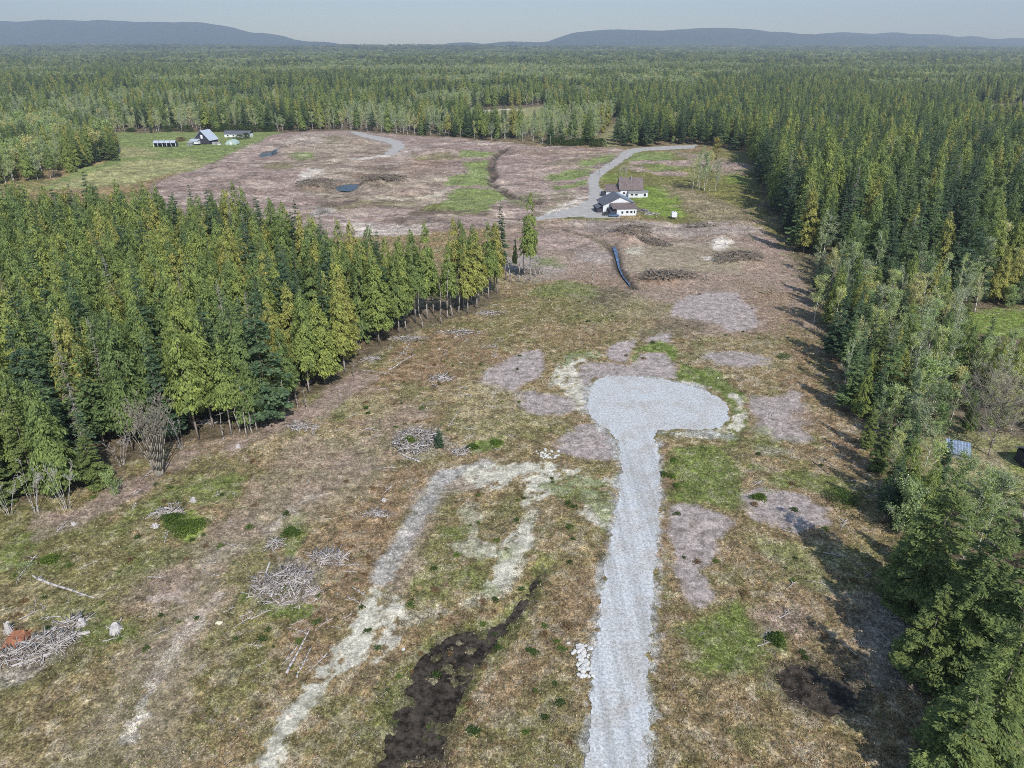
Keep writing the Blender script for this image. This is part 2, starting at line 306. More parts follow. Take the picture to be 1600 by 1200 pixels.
S('dark', [(620,325),(660,330),(710,331),(740,328)], 1.4, a=.7, soft=1, jag=1.4)
P('rust', [(640,248),(690,246),(700,256),(660,262),(635,256)], a=.45, soft=3, jag=4)
P('dark', [(540,262),(600,256),(640,262),(610,270),(560,270)], a=.45, soft=3, jag=5, js=5, patch=.35)
P('rust', [(540,272),(590,268),(600,276),(560,280)], a=.5, soft=3, jag=4)
P('olive', [(405,252),(450,250),(470,262),(420,264)], a=.5, soft=3, jag=4, veg=.4)
P('olive', [(500,216),(530,214),(540,222),(510,226)], a=.4, soft=3, jag=4, veg=.4)
P('olive', [(640,242),(700,240),(720,247),(650,250)], a=.5, soft=3, jag=4, veg=.4)
S('dark', [(350,250),(400,238),(440,232)], 1.5, a=.5, soft=1.5, jag=2, patch=.35)
P('dark', [(600,340),(700,336),(720,350),(640,356)], a=.35, soft=3, jag=5, js=5, patch=.3)
P('mud', [(497,318),(560,312),(556,316),(500,322)], a=.5, soft=1, jag=2, patch=.3)
# between creek and farm
P('olive', [(840,255),(925,238),(970,238),(930,265),(870,262)], a=.35, soft=4, jag=6)
P('field', [(905,252),(965,240),(955,252),(905,262)], a=.8, soft=3, jag=4, veg=.5)
P('field', [(850,272),(925,263),(925,276),(860,282)], a=.9, soft=2, jag=4, veg=.5)
P('field', [(860,287),(925,280),(915,291),(865,297)], a=.85, soft=2, jag=4, veg=.5)
P('field', [(790,308),(845,300),(840,320),(805,325)], a=.5, soft=4, jag=6, veg=.5)
P('field', [(850,335),(870,300),(900,302),(880,318),(920,322),(860,336)], a=.35, soft=4, jag=6, veg=.5)
S('mauve', [(845,252),(900,246),(950,240)], 3, a=.8); S('mauve', [(830,268),(900,262),(940,258)], 4, a=.8); S('mauve', [(810,286),(880,280),(925,276)], 4, a=.8)
P('pale', [(880,318),(910,308),(915,325),(840,342),(835,338)], a=.7, soft=3, jag=5, js=6, patch=.3)
P('rust', [(800,232),(960,234),(930,244),(800,242)], a=.35, soft=6, jag=8)
# right of the far road
P('olive', [(985,237),(1170,236),(1190,300),(1170,360),(1060,350),(1000,340),(990,300),(940,290),(940,275),(965,255)], soft=3, jag=4, veg=.8)
P('field', [(985,240),(1055,236),(1050,250),(980,252)], a=.85, soft=3, jag=5, veg=.6)
P('pink', [(1050,236),(1110,240),(1170,262),(1150,275),(1090,256)], a=.6, soft=5, jag=8)
P('mauve', [(985,252),(1080,252),(1170,258),(1170,264),(1080,259),(985,257)], a=.9, soft=2, jag=2)
P('mauve', [(985,258),(1030,266),(1072,270),(1072,274),(1025,271),(980,262)], a=.9, soft=2, jag=2)
P('field', [(1005,257),(1070,259),(1070,267),(1020,265)], a=.7, soft=3, jag=4)
P('bgreen', [(998,290),(1035,292),(1062,312),(1070,335),(1020,340),(1000,325),(990,312)], a=.75, soft=2, jag=4, veg=.5)
P('bgreen', [(1138,268),(1165,276),(1164,288),(1138,284)], a=.6, soft=3, jag=5)
P('bgreen', [(935,270),(975,272),(970,284),(938,282)], a=.5, soft=3, jag=4)
P('soil', [(1040,290),(1090,300),(1170,330),(1190,370),(1100,350),(1060,320)], a=.45, soft=4, jag=8)
P('green', [(880,346),(905,337),(945,338),(945,350),(900,358)], a=.6, soft=3, jag=5, js=6)
P('dark', [(1050,285),(1080,287),(1085,294),(1055,293)], a=.7, soft=2, jag=3)
# middle: cleared soil
P('soil', [(780,350),(880,342),(1010,345),(1180,350),(1240,390),(1262,440),(1290,520),(1000,520),(800,420)], soft=4, jag=6, veg=.3)
P('pink', [(835,362),(930,372),(935,385),(860,390),(835,380)], a=.8, soft=2, jag=3)
P('slash', [(900,345),(1160,350),(1190,370),(1000,365),(900,360)], a=.5, soft=4, jag=8)
P('tan', [(985,388),(1060,375),(1150,380),(1190,400),(1150,428),(1000,430),(975,410)], a=.9, soft=3, jag=4, veg=.1)
P('mulch', [(905,388),(950,388),(955,410),(900,410)], a=.6, soft=3, jag=5)
P('sand', [(978,388),(1005,385),(1000,395),(978,398)], a=.7, soft=2, jag=3)
P('pale', [(1112,375),(1128,370),(1142,377),(1140,386),(1120,388)], a=.95, soft=1.5, jag=3)
P('pale', [(1100,400),(1112,400),(1112,406),(1102,407)], a=.85, soft=1.5, jag=2)
P('slash', [(790,400),(860,400),(880,430),(820,440),(790,420)], a=.6, soft=3, jag=6)
P('green', [(840,405),(868,402),(872,415),(845,416)], a=.6, soft=3, jag=4)
P('rust', [(780,440),(860,430),(1000,432),(1050,445),(960,455),(800,460)], a=.35, soft=5, jag=8)
P('green', [(830,455),(880,440),(920,445),(960,455),(965,465),(900,462),(845,465)], a=.6, soft=3, jag=5, js=5, veg=.8)
P('olive', [(760,470),(900,462),(1000,470),(1060,500),(1040,520),(800,540),(740,510)], a=.55, soft=6, jag=12, js=12, veg=1)
P('dark', [(920,452),(975,448),(985,480),(950,492),(930,478)], a=.6, soft=3, jag=6, js=6, veg=.9)
P('rust', [(860,505),(960,500),(1030,500),(980,535),(900,540),(850,525)], a=.6, soft=6, jag=9, js=8, veg=.9)
P('straw', [(960,460),(1040,480),(1010,520),(960,510)], a=.35, soft=6, jag=9, js=8)
P('dark', [(1000,530),(1030,505),(1080,500),(1120,510),(1060,520)], a=.45, soft=4, jag=7, js=7)
P('rust', [(1180,440),(1262,470),(1290,560),(1300,640),(1240,640),(1200,560),(1190,500)], a=.4, soft=6, jag=10, js=8, veg=.9)
P('straw', [(1080,520),(1190,520),(1250,560),(1200,575),(1120,545)], a=.35, soft=6, jag=9, js=8)
# mulch pads
P('meadow', [(-900,900),(0,800),(330,690),(560,575),(700,505),(785,450),(860,470),(960,600),(965,700),(940,800),(930,1300),(-900,1300)], a=.35, soft=3, jag=3, veg=1)
P('meadow', [(1020,680),(1180,690),(1300,700),(1390,820),(1440,940),(1460,1300),(1012,1300),(1016,960)], a=.35, soft=3, jag=3, veg=1)
P('mulch', [(1046,480),(1070,462),(1105,456),(1155,455),(1160,470),(1180,480),(1183,500),(1172,517),(1140,515),(1120,505),(1085,497),(1050,492)], a=.95, soft=.8, jag=1.5, veg=.05)
P('mulch', [(745,595),(770,570),(800,552),(840,545),(851,550),(853,575),(846,588),(820,596),(800,612),(770,615),(750,605)], a=1, soft=.5, jag=1, veg=.03)
P('mulch', [(1085,552),(1110,547),(1180,550),(1203,560),(1198,573),(1170,576),(1120,570)], a=.9, soft=1.2, jag=1.8, veg=.1)
P('mulch', [(945,545),(965,532),(996,531),(985,550),(978,565),(952,560)], a=.95, soft=.5, jag=.8, veg=.05)
P('mulch', [(1010,525),(1045,520),(1050,533),(1015,533)], a=.8, soft=.8, jag=1, veg=.05)
P('mulch', [(995,550),(1040,550),(1055,565),(1062,590),(1000,590),(985,570)], a=.95, soft=.8, jag=1, veg=.05)
P('mulch', [(900,570),(960,566),(1000,575),(1010,592),(930,592),(918,610),(916,640),(905,620)], a=.8, soft=1, jag=1.4, veg=.1)
P('mulch', [(800,615),(830,610),(870,612),(900,625),(905,640),(880,650),(840,650),(812,640)], a=.85, soft=1.2, jag=1.8, veg=.1)
P('mulch', [(880,680),(905,665),(925,660),(958,682),(968,700),(968,720),(930,718),(900,712),(872,700)], a=.8, soft=1, jag=1.8, veg=.1)
P('mulch', [(1175,620),(1240,610),(1265,640),(1265,690),(1210,690),(1180,670)], a=.85, soft=1.5, jag=3, veg=.1)
P('mulch', [(1040,800),(1055,790),(1085,785),(1130,800),(1152,818),(1140,835),(1108,870),(1110,930),(1095,955),(1075,930),(1050,870),(1038,840)], a=.95, soft=.8, jag=1.5, veg=.08)
P('mulch', [(1150,772),(1190,765),(1260,775),(1298,795),(1290,820),(1240,830),(1190,812),(1160,795)], a=.9, soft=1, jag=1.6, veg=.1)
P('mulch', [(1185,695),(1240,700),(1245,712),(1190,708)], a=.7, soft=1, jag=1)
# rims and green around the turning circle
P('sand', [(865,575),(890,555),(935,548),(945,555),(900,570),(905,600),(920,625),(905,640),(880,610),(858,598)], a=.75, soft=1, jag=1.5, js=2, veg=.2, patch=.45)
P('green', [(870,565),(890,550),(925,545),(940,550),(940,560),(900,560),(875,575)], a=.55, soft=.8, jag=1.5, js=2, patch=.4, veg=.5)
P('green', [(985,560),(995,540),(1030,530),(1055,540),(1062,562),(1050,565),(1040,548),(1005,548),(992,565)], a=.85, soft=.6, jag=.9, veg=.6)
P('green', [(1058,565),(1110,575),(1140,590),(1160,625),(1165,660),(1150,690),(1160,710),(1140,690),(1150,650),(1130,615),(1090,600),(1062,590)], a=.85, soft=1, jag=1.8, js=3, veg=.7)
P('sand', [(1140,612),(1160,620),(1168,650),(1160,668),(1140,680),(1100,676),(1140,668),(1150,640)], a=.7, soft=.8, jag=1.5, js=2, patch=.45, veg=.2)
P('sand', [(1065,596),(1085,598),(1110,606),(1080,604)], a=.8, soft=.5, jag=.8, patch=.3)
P('grav', [(1030,674),(1130,672),(1150,685),(1080,682),(1030,678)], a=.6, soft=.8, jag=1, patch=.3)
# left slash meadow
P('soil', [(300,700),(380,660),(450,640),(520,600),(560,580),(600,600),(500,650),(400,690)], a=.55, soft=3, jag=4, veg=.5)
P('rust', [(640,530),(700,510),(760,520),(780,560),(730,590),(660,600),(560,600),(620,560)], a=.65, soft=3, jag=5, js=6, veg=.8)
P('straw', [(540,625),(600,615),(615,640),(580,655),(545,650)], a=.8, soft=2, jag=2.5, js=4, veg=.9)
P('straw', [(700,625),(745,590),(800,620),(810,660),(790,690),(730,690),(700,660)], a=.65, soft=2, jag=4, js=4, veg=1)
P('straw', [(390,690),(540,670),(560,690),(520,710),(400,720)], a=.45, soft=3, jag=4, js=4, veg=1)
P('pink', [(560,660),(640,620),(670,640),(600,720),(560,740),(520,740)], a=.45, soft=3, jag=4, veg=.7)
P('rust', [(590,750),(660,720),(680,740),(640,800),(600,810),(560,780)], a=.55, soft=2, jag=3, veg=.8)
P('slash', [(620,670),(690,665),(700,700),(640,715),(615,700)], a=.5, soft=1.5, jag=2.5)
P('green', [(725,690),(785,682),(790,700),(740,706)], a=.8, soft=1, jag=1.6, js=2, veg=.7)
P('green', [(510,640),(545,600),(535,660)], a=.5, soft=1.5, jag=2)
P('bgreen', [(255,800),(300,795),(335,815),(325,840),(280,842),(255,825)], a=.75, soft=1, jag=2, js=2, veg=.7)
P('green', [(160,830),(220,780),(280,750),(370,735),(380,750),(290,775),(220,810),(170,850)], a=.6, soft=1.5, jag=3, js=3, patch=.3, veg=.8)
P('green', [(55,870),(95,855),(115,880),(80,892)], a=.75, soft=1, jag=1.5, js=2, veg=.8)
P('green', [(50,960),(110,935),(180,960),(220,1000),(140,1020),(80,990)], a=.6, soft=1.2, jag=3, js=3, patch=.35, veg=.8)
P('green', [(430,815),(470,800),(480,840),(455,870),(435,850)], a=.7, soft=1, jag=1.5, js=2, veg=.8)
P('olive', [(0,830),(150,800),(260,860),(220,960),(40,940)], a=.5, soft=3, jag=5, js=5, veg=1)
S('tan', [(560,735),(500,770),(440,800),(400,830),(370,880),(340,930),(290,990),(240,1060),(190,1150),(150,1250)], 5.5, a=.55, soft=2.2, jag=1.8, veg=.4)
S('pale', [(500,772),(470,785),(440,808),(420,830)], .7, a=.7, soft=.7, jag=.9, patch=.3)
S('pale', [(385,850),(350,862),(318,885)], .8, a=.5, soft=.6, jag=.8, patch=.3)
P('pale', [(228,938),(260,925),(310,915),(300,925),(285,945),(255,942),(240,948)], a=.95, soft=.4, jag=.9, js=1.5)
S('pale', [(338,935),(315,955),(295,985),(272,1015),(250,1048),(225,1095),(200,1150)], .9, a=.85, soft=.6, jag=1.2, patch=.25)
P('soil', [(200,900),(320,890),(330,930),(240,970),(200,940)], a=.5, soft=2, jag=3)
P('slash', [(390,935),(420,890),(450,870),(500,885),(500,935),(440,945)], a=.6, soft=1, jag=1.5)
P('slash', [(0,1000),(120,965),(130,985),(60,1050),(0,1080)], a=.6, soft=1, jag=1.5)
P('soil', [(470,680),(560,690),(590,730),(540,760),(470,790),(420,840),(380,890),(330,960),(260,1060),(200,1060),(260,960),(210,900),(320,840),(390,760)], a=.5, soft=2.5, jag=3, js=5, veg=.5)
P('rust', [(540,800),(610,790),(640,830),(600,900),(560,960),(500,1040),(440,1060),(470,960),(520,900)], a=.5, soft=2, jag=3, js=4, veg=.8)
P('olive', [(330,900),(400,850),(440,850),(400,960),(440,980),(380,1040),(320,1010),(370,940)], a=.6, soft=2, jag=3, js=4, veg=1)
P('green', [(200,860),(260,850),(300,870),(250,890),(190,890)], a=.4, soft=1.5, jag=2.5, js=3, veg=.9)
P('green', [(385,930),(460,945),(500,940),(480,965),(400,960)], a=.7, soft=.8, jag=1.6, js=2, veg=.8)
P('green', [(0,850),(50,830),(60,850),(20,880),(0,890)], a=.6, soft=1, jag=2, js=2.5, veg=.8)
P('green', [(300,760),(340,745),(385,750),(370,775),(310,790)], a=.6, soft=1, jag=2, js=2.5, veg=.8)
P('green', [(470,620),(500,610),(510,650),(480,660)], a=.4, soft=1, jag=2, js=2.5, veg=.8)
P('straw', [(0,920),(60,900),(160,960),(60,965)], a=.35, soft=2, jag=3, js=3, veg=1)
P('pink', [(60,800),(130,790),(200,745),(300,700),(330,700),(230,770),(120,830),(50,840)], a=.6, soft=1.5, jag=2.5, js=3, veg=.4)
P('pink', [(330,690),(400,680),(460,640),(520,600),(560,575),(590,585),(520,640),(450,670),(370,705)], a=.7, soft=1.5, jag=2.5, js=3, veg=.4)
# sand bank area left of the road
P('mulch', [(640,775),(690,735),(760,725),(820,735),(700,770),(660,820)], a=.45, soft=1.5, jag=2, veg=.4)
S('grav', [(760,725),(700,737),(680,760),(655,800),(635,835),(612,870),(598,900)], 1.5, a=.7, soft=.8, jag=.8, veg=.15)
S('mulch', [(690,750),(672,790),(655,830),(640,870),(625,905),(610,950)], 1.6, a=.35, soft=1.5, jag=1.2, veg=.2)
P('sand', [(574,932),(588,918),(598,940),(590,985),(575,1025),(545,1045),(500,1075),(455,1150),(420,1250),(370,1250),(435,1130),(503,1040),(542,985)], a=.6, soft=.8, jag=1.3, js=2, patch=.42, veg=.25)
P('sand', [(585,1040),(620,1000),(640,960),(615,930),(600,960)], a=.35, patch=.52)
P('sand', [(725,745),(760,735),(800,742),(790,760),(740,765)], a=.5, patch=.5)
P('sand', [(790,850),(815,800),(835,800),(828,850),(800,905),(770,930),(745,938),(750,920)], a=.6, patch=.47)
P('sand', [(895,800),(930,790),(955,800),(945,835),(925,825)], a=.6, patch=.45)
P('sand', [(725,800),(745,790),(755,830),(735,840)], a=.6, patch=.48)
P('sand', [(720,728),(790,722),(860,720),(905,735),(895,745),(830,740),(720,745)], a=.75, soft=.8, jag=1.6, js=2, patch=.4, veg=.3)
P('sand', [(815,745),(870,735),(955,748),(950,790),(920,800),(900,765),(860,775),(820,790)], a=.65, soft=.8, jag=1.6, js=1.6, patch=.5, veg=.3)
P('sand', [(925,785),(958,785),(950,825),(935,815)], a=.8, soft=.6, jag=1.2, js=1.6, patch=.35)
P('sand', [(735,830),(760,845),(785,850),(770,868),(735,872),(705,862)], a=.85, soft=.5, jag=1.4, js=1.6, patch=.25)
P('sand', [(690,848),(715,850),(700,856)], a=.7, soft=.5, jag=1, patch=.3)
S('sand', [(830,800),(815,840),(800,880),(785,915),(760,930),(740,938)], 1.3, a=.75, soft=.7, jag=1, patch=.35)
S('sand', [(740,790),(725,800),(735,830)], 1.0, a=.7, soft=.5, jag=.9, patch=.3)
S('sand', [(640,960),(690,953),(640,970)], 1.0, a=.6, soft=.6, jag=.9, patch=.3)
P('green', [(680,845),(690,825),(725,822),(735,830),(715,845)], a=.8, soft=.8, jag=1.4, js=2, veg=.7)
P('green', [(635,945),(650,900),(690,870),(740,880),(800,860),(760,920),(690,935),(640,955)], a=.5, soft=1.5, jag=2.5, js=2.5, patch=.4, veg=.9)
P('green', [(845,760),(900,740),(960,760),(960,735),(970,740),(958,820),(935,850),(940,800),(900,790)], a=.55, soft=.8, jag=1.6, js=2, patch=.35, veg=.7)
P('olive', [(700,790),(820,760),(820,800),(790,860),(700,900),(650,930),(660,860)], a=.35, soft=2, jag=3, patch=.3, veg=1)
P('rust', [(850,900),(930,870),(935,960),(905,1000),(840,1050),(780,1100),(830,980)], a=.4, soft=2, jag=3, js=4, veg=.9)
P('green', [(848,868),(862,872),(850,900),(826,945),(800,985),(772,1020),(745,1060),(700,1150),(640,1150),(560,1150),(600,1085),(622,1050),(650,1010),(700,975),(785,955),(820,915)], a=.45, soft=.7, jag=1.4, js=1.6, veg=1)
P('olive', [(850,870),(865,870),(820,960),(775,1010),(740,960),(650,990),(600,1060),(560,1140),(620,1150),(720,1080),(780,1030),(840,930)], a=.6, soft=1, jag=1.6, veg=1)
P('rust', [(600,1035),(650,985),(700,958),(780,950),(770,960),(700,968),(660,992),(620,1030)], a=.6, soft=.8, jag=1.2, veg=.8)
# right of the road
P('rust', [(1028,690),(1055,690),(1048,780),(1038,850),(1030,950),(1018,950),(1030,800)], a=.6, soft=.7, jag=.8, veg=.6)
P('rust', [(1016,1000),(1045,960),(1060,1030),(1080,1100),(1020,1150)], a=.4, soft=1.5, jag=1.6)
P('green', [(1050,700),(1090,690),(1140,700),(1170,740),(1150,770),(1150,800),(1100,785),(1055,780)], a=.75, soft=1.5, jag=2.5, js=3, veg=.8)
P('green', [(1160,725),(1240,735),(1300,740),(1330,770),(1290,775),(1200,760)], a=.6, soft=1.5, jag=3, js=3, veg=.8)
P('green', [(1060,985),(1090,960),(1150,940),(1190,975),(1210,1030),(1150,1060),(1100,1050)], a=.75, soft=1.5, jag=2.2, js=3, veg=.8)
P('green', [(1200,985),(1225,980),(1228,1020),(1205,1020)], a=.8, soft=.8, jag=1)
P('field', [(1150,830),(1270,850),(1300,900),(1340,930),(1230,900)], a=.5, soft=2, jag=3, veg=.9)
P('pink', [(1190,950),(1260,950),(1270,985),(1200,985)], a=.6, soft=2, jag=2)
P('olive', [(1290,850),(1370,850),(1400,920),(1350,930),(1300,900)], a=.6, soft=2, jag=3, veg=1)
P('slash', [(1330,930),(1440,930),(1450,1060),(1380,1070),(1340,1010)], a=.5, soft=3, jag=4, veg=.3)
P('rust', [(1250,560),(1310,640),(1370,740),(1330,740),(1260,660)], a=.5, soft=3, jag=4, js=4, veg=.8)
P('green', [(1180,665),(1230,690),(1250,720),(1180,700)], a=.4, soft=2, jag=3)
# right wood floor and its clearings
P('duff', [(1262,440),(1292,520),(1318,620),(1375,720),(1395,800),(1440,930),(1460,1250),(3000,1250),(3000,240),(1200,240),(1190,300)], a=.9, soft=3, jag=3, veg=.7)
P('bgreen', [(1440,505),(1560,480),(1680,475),(1680,535),(1590,530),(1500,520)], a=.85, soft=3, jag=4, veg=.7)
P('ffield', [(1400,690),(1480,660),(1620,690),(1700,780),(1560,800),(1430,770)], a=.8, soft=3, jag=4, veg=.8)
P('tan', [(1560,690),(1590,700),(1570,730),(1540,725)], a=.7, soft=2, jag=3)
P('bgreen', [(1575,700),(1640,700),(1640,740),(1590,740)], a=.7, soft=2, jag=3)
P('sand', [(1540,178),(1600,182),(1700,195),(1600,194),(1550,186)], a=.5, soft=14, jag=10)
P('ffield', [(1500,160),(1700,170),(1750,200),(1600,193),(1540,185)], a=.8, soft=14, jag=10)
# far glade and left forest floor
P('ffield', [(730,172),(850,166),(850,185),(830,202),(760,204),(740,190)], a=.9, soft=6, jag=6)
P('grav', [(762,196),(800,192),(805,203),(765,204)], a=.8, soft=4, jag=3)
S('pale', [(724,183),(740,178),(755,173),(785,171),(810,172)], 7, a=.95, soft=2, jag=1)
P('ffield', [(932,218),(950,200),(965,190),(972,190),(962,215),(955,228),(935,228)], a=.7, soft=5, jag=3)
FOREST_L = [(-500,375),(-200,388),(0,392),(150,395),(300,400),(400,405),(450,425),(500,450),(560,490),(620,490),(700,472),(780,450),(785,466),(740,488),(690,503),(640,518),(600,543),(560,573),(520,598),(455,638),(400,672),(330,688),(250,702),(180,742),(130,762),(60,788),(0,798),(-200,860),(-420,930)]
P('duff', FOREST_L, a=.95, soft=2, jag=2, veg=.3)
S('mud', [(790,230),(792,232),(780,240),(770,251),(767,262),(772,272),(768,282),(775,292),(795,302),(812,309),(840,318)], 2.8, a=.9, soft=1.2, jag=1)
S('dark', [(805,340),(845,353),(880,360),(915,368),(940,376),(955,385)], 2, a=.8, soft=1.5, jag=1)
S('mud', [(955,385),(962,400),(966,418),(978,436),(990,450)], 1.7, a=.95, soft=1.2, jag=.8)
S('dark', [(640,336),(700,333),(760,333),(800,338)], 2, a=.7, soft=1.5, jag=1)
S('dark', [(890,388),(910,382),(925,378)], 1.0, a=.7, soft=1, jag=.6)
S('grav', [(926,1260),(926,1050),(942,916),(960,817),(970,740),(968,702),(940,668),(918,645),(920,605),(950,589),(1020,591),(1100,608)], .9, a=.8, soft=.8, jag=1.1, patch=.38, veg=.3)
S('grav', [(1011,1260),(1013,1050),(1023,895),(1029,805),(1031,740),(1025,690)], .8, a=.8, soft=.7, jag=1.0, patch=.4, veg=.3)
L.append(('p', 'mud', POND, .75, .8, 1.2, 2., .8, 0))
P('mud', [(1205,1040),(1240,1022),(1300,1040),(1345,1058),(1365,1100),(1300,1130),(1220,1100)], a=.7, soft=1, jag=1.5)
def ground_colour(x, y):
    n = fbm(x, y, 9, 4, 1)[:, None]; n2 = fbm(x, y, 30, 3, 2)[:, None]; n3 = fbm(x, y, 3.2, 4, 3)[:, None]
    c = np.array(pal['meadow'])*np.ones((len(x), 1)); veg = np.full(len(x), .9)
    def mix(c, k, w): return c*(1-w)+np.array(pal[k])*w
    c = mix(c, 'rust', .65*sstep(.5, .66, n)); c = mix(c, 'olive', .75*sstep(.5, .64, n2)); c = mix(c, 'straw', .5*sstep(.52, .68, n3)); c = mix(c, 'green', .4*sstep(.56, .7, 1-n3))
    k3 = fbm(x, y, 1.5, 4, 53)[:, None]; k4 = fbm(x, y, 5.5, 4, 54)[:, None]; nr_ = (1-sstep(200, 330, y))[:, None]
    c = c*(1-.45*nr_*sstep(.55, .68, k3))+np.array([.10, .085, .05])*.45*nr_*sstep(.55, .68, k3)
    c = c*(1-.4*nr_*sstep(.54, .66, k4))+np.array([.12, .135, .045])*.4*nr_*sstep(.54, .66, k4)
    c = c*(1-.45*nr_*sstep(.55, .67, 1-k4))+np.array([.28, .195, .135])*.45*nr_*sstep(.55, .67, 1-k4)
    c = c*(1-.4*nr_*sstep(.57, .68, 1-k3))+np.array([.42, .37, .28])*.4*nr_*sstep(.57, .68, 1-k3)
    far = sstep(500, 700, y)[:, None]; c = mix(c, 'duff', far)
    jn = {}
    for kind, k, g, a, soft, jag, js, vg, patch in L:
        if kind == 'b': continue
        wm = 0
        if kind == 's': wm, patch = patch
        lo = g.min(0)-wm-soft-jag*1.5-1; hi = g.max(0)+wm+soft+jag*1.5+1
        s = np.nonzero((x > lo[0]) & (x < hi[0]) & (y > lo[1]) & (y < hi[1]))[0]
        if not len(s): continue
        xs, ys = x[s], y[s]
        d = poly_sd(xs, ys, g) if kind == 'p' else seg_dist(xs, ys, g, False)-wm
        d = d+(fbm(xs, ys, js, 4, 5+len(k))-.5)*2.6*jag+(fbm(xs, ys, .9, 3, 15)-.5)*1.5*(1-sstep(180, 260, ys))
        w_ = a*(1-sstep(-soft, soft, d))
        if patch: w_ = w_*sstep(patch-.01, patch+.06, fbm(xs, ys, 1.7, 4, 9)+.06)
        c[s] = c[s]*(1-w_[:, None])+np.array(pal[k])*w_[:, None]
        if vg is not None: veg[s] = veg[s]*(1-w_)+vg*w_
    # darker, browner and paler scrapes that follow the machine tracks
    k1 = fbm(x/2.4, y, 7, 5, 51)[:, None]; k2 = fbm(x/1.6+y*.4, y, 3.2, 4, 52)[:, None]; fy = (sstep(225, 330, y)*(1-sstep(600, 720, y)))[:, None]; bare = (1-sstep(.2, .6, veg))[:, None]
    c = c*(1-(.5*fy*bare)*sstep(.51, .59, k1))+np.array([.17, .12, .095])*(.5*fy*bare)*sstep(.51, .59, k1)
    c = c*(1-(.42*fy*bare)*sstep(.53, .62, 1-k1))+np.array([.42, .34, .27])*(.42*fy*bare)*sstep(.53, .62, 1-k1)
    c = c*(1+1.3*(k2-.5)*fy)
    nr_ = (1-sstep(200, 330, y))[:, None]*veg[:, None]
    c = c*(1-.4*nr_*sstep(.54, .66, k3))+np.array([.10, .085, .05])*.4*nr_*sstep(.54, .66, k3)
    c = c*(1-.35*nr_*sstep(.54, .66, 1-k3))+np.array([.40, .34, .25])*.35*nr_*sstep(.54, .66, 1-k3)
    c = c*(1-.3*nr_*sstep(.55, .66, k4))+np.array([.12, .14, .045])*.3*nr_*sstep(.55, .66, k4)
    return c, veg
MOUNDS = []   # (x, y, rx, ry, h): earth heaps
for px, py, rx, ry, h in [(990,366,9,7,2.2),(985,380,8,6,2.6),(1040,438,11,5,2.0),(1158,414,9,7,2.4),(1190,330,7,6,2.0),(1150,405,6,5,1.5),(1010,352,7,5,1.3),(585,290,18,14,3.5),(500,292,14,10,3),(620,283,14,9,2.5),(470,215,40,20,3),(545,232,22,12,2),(980,345,6,5,1.2),(640,262,25,10,2),(720,222,30,10,1.5),(450,232,26,10,2.6),(520,250,22,8,2.2),(690,238,22,8,2.0),(640,300,16,6,2.4),(460,275,18,8,2.2),(560,222,30,8,2.0),(860,262,16,6,1.6),(820,246,20,6,1.6),(680,325,14,6,1.8),(400,285,20,8,2.0),(1105,350,7,5,1.4),(1075,432,9,5,1.6)]:
    gx, gy = G(px, py); MOUNDS.append((float(gx), float(gy), rx, ry, h))
def height(x, y):
    x = np.asarray(x, float); y = np.asarray(y, float); sh = x.shape; x = x.ravel(); y = y.ravel()
    z = (fbm(x, y, 22, 4, 4)-.5)*1.1+(fbm(x, y, 3.0, 3, 6)-.5)*.45
    z = z*(1+sstep(230, 420, y)*1.6)
    keep = np.ones(len(x))
    m = y < 190; dr = poly_sd(x[m], y[m], ROAD); keep[m] = sstep(.2, 5, dr)
    m = (y > 270) & (y < 640); dr = np.minimum(poly_sd(x[m], y[m], FARROAD), poly_sd(x[m], y[m], Gp([(930,280),(1010,280),(1030,345),(930,345)]))); keep[m] = sstep(.5, 10, dr)
    m = (y > 500) & (y < 760); dr = poly_sd(x[m], y[m], TRACK); keep[m] = np.minimum(keep[m], sstep(.5, 8, dr))
    z = z*keep-.10*keep
    rough = fbm(x, y, 2.2, 4, 8); fz = sstep(230, 300, y)*(1-sstep(620, 700, y)); z = z+fz*keep*((np.abs(fbm(x/1.8, y, 22, 3, 71)-.5)*-5+.5)+(fbm(x, y, 6, 3, 72)-.5)*.7)
    for mx, my, rx, ry, h in MOUNDS:
        q = ((x-mx)/rx)**2+((y-my)/ry)**2; z = z+h*np.exp(-q*1.6)*(.45+1.1*rough)*np.minimum(keep, 1)
    for poly, dep, sf in ((POND, 1.0, 2.2), (BLUEWATER, 1.1, 1.0), (UPPOND, 1.8, 5), (UPPOND2, 1.5, 5), (EDGEWATER, .5, 1.5)):
        lo = poly.min(0)-8; hi = poly.max(0)+8; s = np.nonzero((x > lo[0]) & (x < hi[0]) & (y > lo[1]) & (y < hi[1]))[0]
        if len(s): d = poly_sd(x[s], y[s], poly); t = 1-sstep(-sf*.6, sf, d); bed = dep if dep > 1.01 or dep < .6 else dep-1.35*(fbm(x[s], y[s], 1.6, 4, 61)-.335); z[s] = z[s]*(1-t)-bed*t
    for st, dep, wd in ((CREEK, 1.6, 3.2), (CREEK2, .8, 1.3)):
        lo = st.min(0)-8; hi = st.max(0)+8; s = np.nonzero((x > lo[0]) & (x < hi[0]) & (y > lo[1]) & (y < hi[1]))[0]
        if len(s): d = seg_dist(x[s], y[s], st, False); z[s] = z[s]-dep*(1-sstep(.3, wd, d))
    z = z+sstep(1500, 9000, y)*(20+60*fbm(x, y, 2500, 3, 12))
    return z.reshape(sh)
def hz(x, y): return float(height(np.array([x]), np.array([y]))[0])
ys = np.concatenate([[-600, -200, -60, 0, 20], 30*np.exp(np.linspace(0, math.log(1300/30), 880)), np.geomspace(1330, 16000, 50)])
us = np.linspace(-1, 1, 720)
hw = np.where(ys < 30, 60+np.abs(ys), .92*ys+28)
GX = us[None, :]*hw[:, None]; GY = np.repeat(ys[:, None], len(us), 1)
GZ = height(GX, GY)
